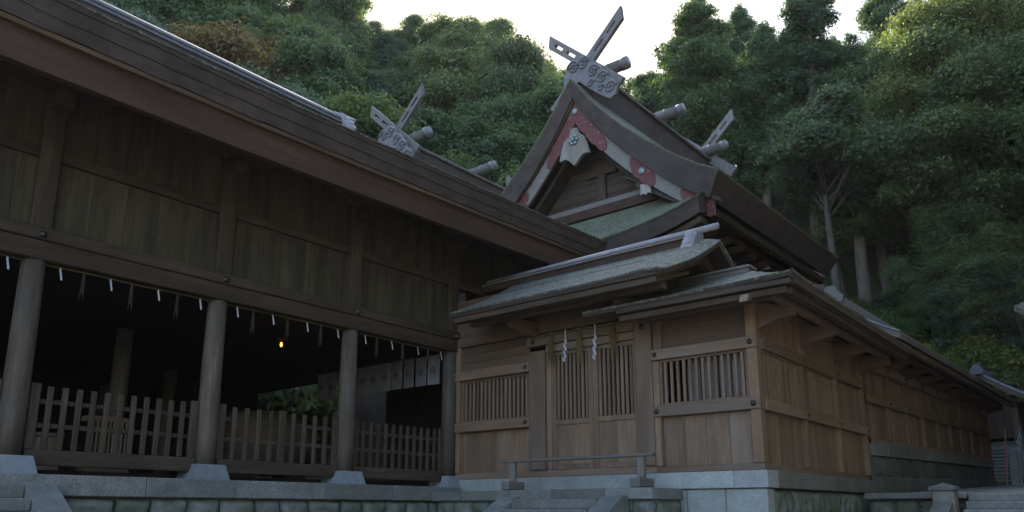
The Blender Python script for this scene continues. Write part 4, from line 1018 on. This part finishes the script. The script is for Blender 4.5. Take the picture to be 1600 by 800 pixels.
MB().prism([(gx - .24, 7.55), (gx + .24, 7.55), (gx + .27, 7.72), (gx + .16, 7.93), (gx, 7.98), (gx - .16, 7.93), (gx - .27, 7.72)], 'y', 39.45, 39.6).build('ridge_end_tile', 'dark_tile', sg)
fs = thing('stone_stair', (-4.9, 39.5, 2.5), 'far stone stair rising to the small gatehouse at the end of the corridor', 'stairs')
for k in range(9):
    st_ = pbox('step', fs, 'granite', -5.75, -4.66, 38.56 + .28 * k, 38.88 + .28 * k, 2.4, 2.775 + .165 * k, .005)
    MB().box(-5.75, -4.66, 38.49 + .28 * k, 38.84 + .28 * k, 2.778 + .165 * k, 2.84 + .165 * k, .01).build('tread', 'pale', fs)
MB().box(-4.655, -4.36, 38.4, 38.75, 2.3, 4.08, .02).build('end_post', 'pale', fs)
MB().prism([(38.76, 2.3), (38.76, 3.25), (41.0, 4.55), (41.0, 2.3)], 'x', -4.63, -4.40).build('stringer', 'pale', fs)
MB().box(-6.6, -4.2, 41.05, 43.6, 2.0, 4.245).build('landing', 'granite', fs)
MB().box(-6.5, -4.25, 41.0, 41.2, 4.25, 4.62, .02).build('low_wall', 'pale', fs)
hr = thing('handrail', (-4.3, 39.5, 3), 'thin grey steel handrail along the far stone stair', 'handrail')
for k in range(4): MB().tube([(-4.33, 38.7 + .8 * k, 2.4 + .48 * k), (-4.33, 38.7 + .8 * k, 4.2 + .42 * k)], .025, 6).build('post', 'steel', hr)
for dz in (0, -.4): MB().tube([(-4.33, 38.6, 4.12 + dz), (-4.33, 41.2, 5.5 + dz)], .025, 6).build('rail', 'steel', hr)
tag(MB().tube([(-4.80, 38.2, 2.6), (-4.92, 38.3, 3.5), (-4.62, 38.35, 5.0)][::2], .035, 8).build('marker_pole', 'pole_red'), 'thin pale red pole standing at the foot of the far stair', 'pole')
lp = thing('leaning_pole', (-4.2, 38.2, 2.5), 'thin grey pole leaning beside the far stair at the right edge', 'pole')
MB().tube([(-4.14, 38.1, 2.55), (-4.28, 38.3, 4.45)], .03, 6).build('shaft', 'steel', lp)
MB().box(-4.22, -4.06, 38.02, 38.18, 2.45, 2.56).build('foot', 'steel', lp)
# corner of a side shrine at the right picture edge
ss = thing('side_shrine', (.2, 31, 2.3), 'small side shrine whose roof corner enters at the right picture edge', 'shrine')
x0, x1, y0, y1 = -2.85, 3.2, 29.6, 35.4
def q_(x, y, z): return (x, y, z)
ncor = 12
def eav(t): return 7.72 + .9 * abs(2 * t - 1) ** 3 - .5
fr_ = [[(lerp(lerp(x0, x1, j / ncor), .2, s * .75), lerp(y0, 32.5, s), lerp(eav(j / ncor) + .1, 10.2, .7 * s + .3 * s * s)) for j in range(ncor + 1)] for s in [i / 6 for i in range(7)]]
bk_ = [[(p[0], 65 - p[1], p[2]) for p in r] for r in fr_]
for g_ in (fr_, bk_): MB().slab(g_, [[(p[0], p[1], p[2] - .2) for p in r] for r in g_]).build('roof', 'bark', ss)
sl_ = [[(lerp(x0, .2, s * .75), lerp(lerp(y0, y1, j / ncor), 32.5, s), lerp(eav(j / ncor) + .1, 10.2, .7 * s + .3 * s * s)) for j in range(ncor + 1)] for s in [i / 6 for i in range(7)]]
for m_ in (0, 1): 
    g_ = [[((.4 - p[0]) if m_ else p[0], p[1], p[2] - .003) for p in r] for r in sl_]
    MB().slab(g_, [[(p[0], p[1], p[2] - .2) for p in r] for r in g_]).build('roof', 'bark', ss)
MB().slab([[(x0 + .12, y, z - .08) for y, z in zip([lerp(y0 + .12, y1 - .12, j / ncor) for j in range(ncor + 1)], [eav(j / ncor) for j in range(ncor + 1)])], [(x0 + .4, y, z + .0) for y, z in zip([lerp(y0 + .12, y1 - .12, j / ncor) for j in range(ncor + 1)], [eav(j / ncor) for j in range(ncor + 1)])]],
          [[(x0 + .14, y, z - .33) for y, z in zip([lerp(y0 + .12, y1 - .12, j / ncor) for j in range(ncor + 1)], [eav(j / ncor) for j in range(ncor + 1)])], [(x0 + .4, y, z - .33) for y, z in zip([lerp(y0 + .12, y1 - .12, j / ncor) for j in range(ncor + 1)], [eav(j / ncor) for j in range(ncor + 1)])]]).build('fascia_board', 'old_y', ss)
MB().slab([[(lerp(x0 + .12, x1 - .12, j / ncor), y0 + .12, eav(j / ncor) - .083) for j in range(ncor + 1)], [(lerp(x0 + .12, x1 - .12, j / ncor), y0 + .4, eav(j / ncor)) for j in range(ncor + 1)]],
          [[(lerp(x0 + .12, x1 - .12, j / ncor), y0 + .14, eav(j / ncor) - .333) for j in range(ncor + 1)], [(lerp(x0 + .12, x1 - .12, j / ncor), y0 + .4, eav(j / ncor) - .333) for j in range(ncor + 1)]]).build('fascia_board', 'old_x', ss)
MB().box(-1.6, 2.0, 30.9, 34.1, 2.35, 7.4).build('wall', 'old_z', ss)
for x in (-1.65, 2.05):
    for y in (30.85, 34.15): MB().box(x - .12, x + .12, y - .12, y + .12, 2.3, 7.42, .02).build('post', 'old_z', ss)
MB().box(-1.1, 1.5, 32.3, 32.7, 10.1, 10.5, .03).build('ridge', 'tile', ss)

# tile topped garden wall seen through the hall
gw = thing('garden_wall', (-29.5, 15, 0), 'plastered wall with grey tile coping seen through the open hall', 'wall')
MB().box(-29.7, -29.3, 8, 26, 0, 5.65).build('wall_body', 'pale', gw)
for s_ in (-1, 1):
    MB().prism([(-29.5, 6.08), (-29.5 + s_ * .6, 5.74), (-29.5 + s_ * .6, 5.655), (-29.5, 5.655)], 'y', 8, 26).build('tile_coping', 'tile', gw)
MB().tube([(-29.5, 8, 6.13), (-29.5, 26, 6.13)], .11, 10).build('ridge_tile', 'tile', gw, True)

# ================================================================== TREES
rs = np.random.RandomState(11)
def leaf_mesh(name, centres, normals, size, mat, seed, aspect=1.7):
    r = np.random.RandomState(seed); n = len(centres)
    nrm = normals + r.normal(0, .55, (n, 3)); nrm /= np.linalg.norm(nrm, axis=1, keepdims=True) + 1e-9
    t = np.cross(nrm, r.normal(0, 1, (n, 3))); t /= np.linalg.norm(t, axis=1, keepdims=True) + 1e-9
    b_ = np.cross(nrm, t)
    s = size * r.uniform(.6, 1.25, (n, 1))
    v = np.empty((n, 4, 3)); 
    v[:, 0] = centres - t * s * aspect * .5; v[:, 2] = centres + t * s * aspect * .5 - nrm * s * .12
    v[:, 1] = centres + b_ * s * .42 + nrm * s * .10 + t * s * .08; v[:, 3] = centres - b_ * s * .42 + nrm * s * .10 + t * s * .08
    me = bpy.data.meshes.new(name)
    me.vertices.add(4 * n); me.vertices.foreach_set('co', v.reshape(-1).astype(np.float32))
    me.loops.add(4 * n); me.loops.foreach_set('vertex_index', np.arange(4 * n, dtype=np.int32))
    me.polygons.add(n); me.polygons.foreach_set('loop_start', np.arange(0, 4 * n, 4, dtype=np.int32)); me.polygons.foreach_set('loop_total', np.full(n, 4, dtype=np.int32))
    me.materials.append(mat); me.update(calc_edges=True); return me
def clumps(lobes, ncl, per, sig, seed, flat=.5, up=.75):
    """leaf positions: tufts spread over the shells of the lobes, thinner underneath"""
    r = np.random.RandomState(seed); L = np.array(lobes)
    area = (L[:, 3] * L[:, 5]); pr = area / area.sum()
    idx = r.choice(len(L), ncl * 2, p=pr)
    d = r.normal(0, 1, (ncl * 2, 3)); d[:, 2] += up; d /= np.linalg.norm(d, axis=1, keepdims=True)
    c = L[idx, :3] + d * L[idx, 3:6] * (r.uniform(.55, 1.12, (ncl * 2, 1)) + .55 * r.random_sample((ncl * 2, 1)) ** 5)
    keep = np.ones(len(c), bool)
    for l in L:
        q = ((c - l[:3]) / l[3:6]); keep &= (q ** 2).sum(1) > .28
    c = c[keep][:ncl]; d = d[keep][:ncl]
    k = len(c); o = r.normal(0, 1, (k, per, 3)) * sig * r.uniform(.6, 1.3, (k, 1, 1)); o[:, :, 2] *= flat
    o[:, :, 2] -= .35 * (np.abs(o[:, :, 0]) + np.abs(o[:, :, 1]))
    P = (c[:, None] + o).reshape(-1, 3)
    Nn = (np.repeat(d[:, None], per, 1) * .6 + o / sig * .35).reshape(-1, 3); Nn[:, 2] += .55
    return P, Nn
def broad_lobes(seed, w, h, z0, nl=18):
    r = random.Random(seed); out = []
    lim = [(r.uniform(0, 6.283), r.uniform(.25, .95)) for _ in range(5)]          # main limbs, each carrying its boughs
    for i in range(nl):
        la, lt = lim[i % 5]; a = la + r.gauss(0, .45); t = min(1, max(0, lt + r.gauss(0, .22)))
        rad = w * (.25 + .75 * r.random() ** .6) * (1 - .55 * max(0, t - .4))
        s = w * (18 / nl) ** .4 * r.choice((.16, .2, .25, .31, .38)) * r.uniform(.9, 1.1)
        out.append((rad * math.cos(a), rad * math.sin(a), z0 + h * (.08 + .86 * t), s * r.uniform(.85, 1.25), s * r.uniform(.85, 1.25), s * r.uniform(.42, .7)))
    for k in range(max(3, nl // 6)):
        s = w * r.uniform(.2, .34); out.append((r.uniform(-.3, .3) * w, r.uniform(-.3, .3) * w, z0 + h * r.uniform(.5, 1.0), s, s, s * .7))
    return out
def trunk_mesh(name, H_, r0, limbs, seed, mat='tree_bark', lean=.4):
    r = random.Random(seed); mb = MB(); lx, ly = r.uniform(-lean, lean), r.uniform(-lean, lean)
    P_ = [(lx * (k / 6) ** 2 + r.uniform(-.05, .05), ly * (k / 6) ** 2 + r.uniform(-.05, .05), -.8 + (H_ + .8) * k / 6) for k in range(7)]
    mb.tube(P_, [r0 * (1.25 - k / 6 * 1.05) for k in range(7)], 9)
    for l in limbs:
        zb = min(H_ * .92, max(H_ * .28, l[2] - 1.6 - .25 * math.hypot(l[0], l[1])))
        t = (zb + .8) / (H_ + .8); b_ = Vector((lx * t * t, ly * t * t, zb)); e = Vector(l[:3])
        m_ = b_.lerp(e, .5) + Vector((0, 0, .25))
        mb.tube([b_, m_, e], [r0 * .42 * (1 - .5 * t), r0 * .26, r0 * .07], 6)
    return mb.mesh(name, M[mat], True, fix=False)
def make_proto(kind, seed, w, h, z0, ncl, per, sig, leafsz, mat, nl=18, trunk_r=.22, flat=.55):
    lob = broad_lobes(seed, w, h, z0, nl); P_, N_ = clumps(lob, ncl, per, sig, seed, flat)
    return (leaf_mesh('crown', P_, N_, leafsz, M[mat], seed), trunk_mesh('trunk', z0 + h * .75, trunk_r, lob[::2], seed))
def cedar_proto(seed, H_, w, mat='leaf_cedar', bare=.42, dens=1.25):
    r = random.Random(seed); lob = []; mb = MB()
    P_ = [(r.uniform(-.06, .06), r.uniform(-.06, .06), -1 + (H_ + .6) * k / 8) for k in range(9)]
    mb.tube(P_, [.42 * (1.12 - k / 8) + .03 for k in range(9)], 10)
    z = H_ * bare
    while z < H_ - .3:
        t = (z / H_ - bare) / (1 - bare)
        prof = w * (1 - t) ** .62 * (.55 + .45 * min(1, t * 4)) + .45
        for k in range(r.randint(4, 6)):
            a = r.uniform(0, 6.283); ln = prof * r.uniform(.55, 1.12)
            e = (ln * math.cos(a), ln * math.sin(a), z + ln * .18 - .15 * ln * r.random())
            s = (.46 + .26 * ln * .5) * r.uniform(.7, 1.4)
            lob.append((e[0], e[1], e[2], s, s, s * .8)); lob.append((e[0] * .62, e[1] * .62, e[2] + .1, s * 1.05, s * 1.05, s * .75))
            mb.tube([(0, 0, z - .3), (e[0] * .5, e[1] * .5, z - .05), e], [.07, .045, .02], 5)
        z += r.uniform(.95, 1.5)
    lob.append((0, 0, H_, .5, .5, .8))
    C_, Nn = clumps(lob, int(2000 * dens), 28, .20, seed, .7, .45)
    return (leaf_mesh('crown', C_, Nn, .115, M[mat], seed, 1.9), mb.mesh('trunk', M['cedar_bark'], True, fix=False))
PR = {
 'dark1': make_proto('b', 1, 3.7, 7.4, 2.6, 900, 46, .42, .155, 'leaf_dark', 30),
 'dark2': make_proto('b', 2, 4.3, 6.6, 2.2, 950, 46, .44, .155, 'leaf_dark', 34),
 'mid1': make_proto('b', 3, 4.0, 6.6, 2.6, 900, 46, .42, .155, 'leaf_mid', 30),
 'mid2': make_proto('b', 4, 3.4, 7.8, 2.8, 850, 46, .42, .15, 'leaf_mid', 28),
 'light1': make_proto('b', 5, 4.0, 6.2, 2.8, 850, 44, .44, .15, 'leaf_light', 28),
 'blue1': make_proto('b', 6, 3.9, 6.9, 2.4, 950, 46, .38, .145, 'leaf_blue', 34),
 'orange': make_proto('b', 7, 3.2, 4.6, 2.4, 650, 40, .42, .145, 'leaf_orange', 20),
 'near_light': make_proto('b', 8, 5.2, 11.5, 3.0, 2900, 32, .36, .115, 'leaf_light', 60, .34),
 'near_blue': make_proto('b', 9, 4.8, 10.0, 2.6, 2600, 32, .34, .115, 'leaf_blue', 52, .32),
 'near_mid': make_proto('b', 10, 4.6, 10.5, 3.2, 2500, 32, .36, .12, 'leaf_mid', 50, .32),
 'tall_blue': make_proto('b', 12, 3.3, 5.4, 9.0, 1300, 28, .33, .14, 'leaf_blue', 20, .26),
 'cedar1': cedar_proto(21, 21, 2.5), 'cedar2': cedar_proto(22, 23, 2.2), 'cedar3': cedar_proto(23, 19, 2.8, dens=1.35),
}
def bush_proto(seed, w, h, ncl, leafsz, mat, nl=9):
    if leafsz > .12: leafsz *= .66; ncl = int(ncl * 1.9)
    r = random.Random(seed); lob = []
    for i in range(nl):
        a = r.uniform(0, 6.283); q = w * math.sqrt(r.random()) * .75; s = w * r.uniform(.3, .5)
        lob.append((q * math.cos(a), q * math.sin(a), h * r.uniform(.3, .7), s, s, s * .75))
    P_, N_ = clumps(lob, ncl, 20, .22, seed, .6, .6); P_[:, 2] = np.maximum(P_[:, 2], .02)
    mb = MB()
    for l in lob: mb.tube([(l[0] * .2, l[1] * .2, -.3), (l[0] * .6, l[1] * .6, l[2] * .6), l[:3]], [.05, .035, .015], 5)
    return (leaf_mesh('foliage', P_, N_, leafsz, M[mat], seed), mb.mesh('stem', M['tree_bark'], True, fix=False))
PR['bush_y'] = bush_proto(31, 2.0, 2.4, 420, .17, 'leaf_yellow'); PR['bush_m'] = bush_proto(32, 2.1, 2.2, 420, .18, 'leaf_light'); PR['bush_d'] = bush_proto(33, 2.2, 2.0, 420, .18, 'leaf_dark')
PR['bush_b'] = bush_proto(34, 2.0, 2.6, 420, .17, 'leaf_blue')
def plant(name, kind, x, y, z, sc, rot, label, cat, group=None, sz=None):
    t = thing(name, (x, y, z), label, cat, group)
    cr, tr = PR[kind]
    for me in (tr, cr):
        o = bpy.data.objects.new(me.name.split('.')[0], me); COL.objects.link(o); o.parent = t; WP[o.name] = Vector((x, y, z))
        o.scale = (sc * (1 + .14 * math.sin(x * 3 + y)), sc * (1 + .14 * math.cos(x + y * 2)), sz or sc); o.rotation_euler = (.05 * math.sin(y), .05 * math.sin(x * 2), rot)
    return t
def polar(px, r):                     # heading of a column of the picture, distance from the camera
    th = 39.55 - math.degrees(math.atan((px - 800) / 1229)); return th
def at(th, r): return -r * math.sin(R(th)), r * math.cos(R(th)), hill_h(th, r)
LAB = {'dark1': ('broadleaf_tree', 'dark green tree in the wood on the hillside', 'tree', 'dark green trees on the hillside'),
       'mid1': ('broadleaf_tree', 'mid green tree in the wood on the hillside', 'tree', 'mid green trees on the hillside'),
       'light1': ('broadleaf_tree', 'yellowish green tree in the wood on the hillside', 'tree', 'yellowish green trees on the hillside'),
       'blue1': ('broadleaf_tree', 'grey green tree in the wood on the hillside', 'tree', 'grey green trees on the hillside')}
LAB['dark2'] = LAB['dark1']; LAB['mid2'] = LAB['mid1']
tr_ = random.Random(5)
cnt = 0
r = 44.0
while r < 92:
    dth = math.degrees(6.2 / r)
    th = 26.0 + tr_.uniform(0, dth)
    while th < 82:
        rr = r + tr_.uniform(-1.6, 1.6); f = ip(FOOT, th)
        H_ = ip(RISE, th)
        if rr > f + 1 and rr - f < H_ * .92 + 5 and not (th < 30 and rr < 50) and not (59 < th < 65.5 and 54 < rr < 66):
            x, y, z = at(th, rr)
            px = 800 + 1229 * math.tan(R(39.55 - th))
            if px < 420: wts = [('dark1', 3), ('dark2', 3), ('blue1', 3), ('mid1', 1)]
            elif px < 640: wts = [('mid1', 2), ('mid2', 2), ('blue1', 2), ('dark1', 2), ('dark2', 1)]
            else: wts = [('light1', 3), ('mid1', 2), ('mid2', 3), ('dark2', 1)]
            kind = tr_.choices([w[0] for w in wts], [w[1] for w in wts])[0]
            nmq, lb, ca, gp = LAB[kind]
            zh = ('above the hall roof at the far left' if px < 180 else 'above the upper left hall ridge' if px < 420 else 'above the tile ridge end' if px < 560 else 'behind the smaller roof finials' if px < 680 else 'left of the gable' if px < 800 else 'behind the main gable' if px < 960 else 'right of the main finials')
            q_ = (rr - f) / (H_ * .92)
            zv = 'on the skyline' if q_ > .82 else 'high on the slope' if q_ > .55 else 'halfway up the slope' if q_ > .28 else 'low on the slope'
            lb = lb.replace(' in the wood on the hillside', '') + ' ' + zv + ' ' + zh; gp = lb.replace('tree ', 'trees ', 1)
            sc = tr_.uniform(.72, 1.38)
            plant(nmq, kind, x, y, z - .2, sc, tr_.uniform(0, 6.28), lb, ca, gp, sc * tr_.uniform(.9, 1.25)); cnt += 1
        th += dth * tr_.uniform(.85, 1.15)
    r += 5.4
# a tree turning orange high on the left slope
x, y, z = at(polar(305, 0), 66.0); plant('maple_tree', 'orange', x, y, z - .2, 1.75, 1.0, 'tree with leaves turning orange on the slope at the upper left', 'tree')
x, y, z = at(polar(850, 0), 76.0); plant('maple_tree', 'orange', x, y, z - .2, 1.1, 2.0, 'tree with faded orange leaves on the skyline left of the gable', 'tree')
# cedars on the right
for (px, r, kind, sc, lb) in ((1062, 62, 'cedar3', .80, 'leftmost dark cedar, rising just right of the gable finials'), (1105, 58, 'cedar1', .93, 'tall dark cedar behind the rear roof finials'),
        (1150, 56, 'cedar3', 1.17, 'broad round topped cedar right of the rear roof finials'), (1190, 61, 'cedar2', .82, 'slender cedar set back behind broader cedars'),
        (1225, 55, 'cedar1', 1.03, 'dense cedar above the main hall eave'), (1268, 58, 'cedar3', 1.08, 'cedar just left of the tallest cedar'),
        (1305, 54, 'cedar2', 1.12, 'tallest cedar, its tip near the top picture edge'), (1350, 57, 'cedar1', .95, 'cedar just right of the tallest cedar'),
        (1388, 53, 'cedar3', 1.08, 'lower cedar with a blunt crown beside the gap in the skyline'), (1422, 57, 'cedar2', .86, 'rightmost cedar, below the gap in the skyline')):
    x, y, z = at(polar(px, 0), r); plant('cedar_tree', kind, x, y, z - .3, sc, px * .7, lb, 'tree', 'cedars behind the corridor')
for i in range(16):
    px = 1060 + 25 * i + tr_.uniform(-8, 8); r = tr_.uniform(64, 72)
    x, y, z = at(polar(px, 0), r); sc = tr_.uniform(.42, .52)
    if px < 1420: plant('cedar_tree', tr_.choice(['cedar1', 'cedar2', 'cedar3']), x, y, z - .3, sc, tr_.uniform(0, 6), 'dark cedar farther back on the slope, ' + ('above the rear finials' if px < 1150 else 'above the main hall eave' if px < 1230 else 'behind the tallest cedar' if px < 1330 else 'beside the light green trees'), 'tree', 'cedars farther back on the slope, part ' + ('left' if px < 1150 else 'middle left' if px < 1230 else 'middle' if px < 1330 else 'right'))
for px, lb in ((1128, 'dark leafy tree low behind the rear roof finials'), (1163, 'dark leafy tree in the gap right of the rear ridge log'), (1200, 'dark leafy tree behind the cedar above the main hall eave')):
    x, y, z = at(polar(px, 0), 66.5); plant('broadleaf_tree', 'dark1', x, y, z - .3, 1.1, px, lb, 'tree', 'leafy trees under the cedars')
# big trees at the right, nearer
for (px, r, kind, sc, lb) in ((1345, 50, 'tall_blue', 1.2, 'grey green fine leaved tree standing in front of the cedars'),
        (1515, 55, 'near_light', 1.25, 'large light green tree leaning in from the right slope'), (1590, 56, 'near_light', 1.4, 'tall light green tree whose crown leaves the top right of the picture'),
        (1625, 57, 'near_blue', 1.2, 'grey green tree at the right picture edge, middle height'), (1500, 51, 'near_mid', .5, 'small leafy tree at the left end of the bushy bank above the corridor'), (1538, 51, 'near_light', .68, 'small light green tree rising from the bushy bank above the gatehouse'),
        (1592, 50, 'near_blue', .62, 'small grey green tree on the bank beside the side shrine roof'), (1640, 50, 'near_light', .7, 'small light green tree on the bank at the right picture edge'),
        (1575, 57, 'near_mid', .95, 'mid green tree with drooping boughs low on the right slope'),
        (1690, 52, 'near_mid', 1.4, 'mid green tree mostly outside the right picture edge'), (1640, 62, 'near_light', 1.5, 'light green tree high on the right slope'),
        (1475, 61, 'near_mid', 1.1, 'dark leafy tree behind the large light green tree'), (1490, 64, 'cedar3', 1.15, 'dark conifer rising behind the light green trees at upper right'),
        (1570, 65, 'near_blue', 1.4, 'grey green tree behind the tall light green tree'), (1535, 60, 'near_light', 1.2, 'light green tree between the two large right hand trees')):
    x, y, z = at(polar(px, 0), r); plant('conifer_tree' if 'cedar' in kind else 'broadleaf_tree', kind, x, y, z - .3, sc, px * .31, lb, 'tree', 'large trees on the right slope')
for (x, y, k_, a) in ((6.5, 9, 1.5, 1), (8, 16, 1.6, 2)):  # unseen trees added to darken the corridor side
    plant('broadleaf_tree', 'near_mid', x, y, 0, k_, a, 'tall leafy tree added unseen beyond the right picture edge to shade the corridor', 'tree', 'unseen trees added to shade the corridor')
# bushes along the foot of the slope
bl = {'bush_y': 'bright yellow green bush', 'bush_m': 'green bush', 'bush_d': 'dark green bush', 'bush_b': 'grey green bush'}
for i in range(125):
    px = tr_.uniform(1180, 1640); th = polar(px, 0); f = ip(FOOT, th); r = f + tr_.uniform(.4, 10)
    x, y, z = at(th, r)
    kind = tr_.choices(['bush_y', 'bush_m', 'bush_d', 'bush_b'], [7, 3, 0, 1] if px < 1480 else [5, 4, 1, 1])[0]
    zz_ = ('behind the main hall eave' if px < 1310 else 'above the corridor roof' if px < 1430 else 'above the corridor end' if px < 1530 else 'above the small gatehouse') + (', lower row' if r - f < 3 else ', middle row' if r - f < 6 else ', upper row')
    plant('bush', kind, x, y, z - .1, tr_.uniform(.7, 1.25), tr_.uniform(0, 6), bl[kind] + ' ' + zz_, 'bush', bl[kind].replace('bush', 'bushes') + ' ' + zz_)
for i, (x, y) in enumerate(((-32, 14.5), (-31.5, 17.5), (-32, 20.5), (-33.5, 16), (-33, 23), (-33, 19), (-34, 21.5))):
    plant('bush', 'bush_m', x, y, 3.0, 2.2, i * 1.3, 'green bush behind the garden wall seen through the hall', 'bush', 'bushes behind the garden wall')
plant('bush', 'bush_y', -8.6, 34.5, 5.6, 1.25, .4, 'yellow green shrub showing in the gap under the main hall eave', 'bush')
PR['sprig'] = bush_proto(41, .45, .55, 60, .10, 'leaf_red', 6)
plant('red_leaf_sprig', 'sprig', -10.2, 30.6, 10.4, .8, 0, 'sprig of bright red leaves above the corner roof', 'plant')
# ------------------------------------------------------------------ air
hm = bpy.data.materials.new('hazy_air'); hm.use_nodes = True; hm.node_tree.nodes.clear()
vo = hm.node_tree.nodes.new("ShaderNodeVolumePrincipled"); vo.inputs['Color'].default_value = (.9, .93, .95, 1); vo.inputs['Density'].default_value = .00016; vo.inputs['Anisotropy'].default_value = .5
oo = hm.node_tree.nodes.new("ShaderNodeOutputMaterial"); hm.node_tree.links.new(vo.outputs[0], oo.inputs['Volume'])
M['haze'] = hm
hz_o = MB().box(-310, 310, -310, 310, -3, 95).build('haze', 'haze'); hz_o['kind'] = 'stuff'
print('trees on hill', cnt, 'objects', len(bpy.data.objects))
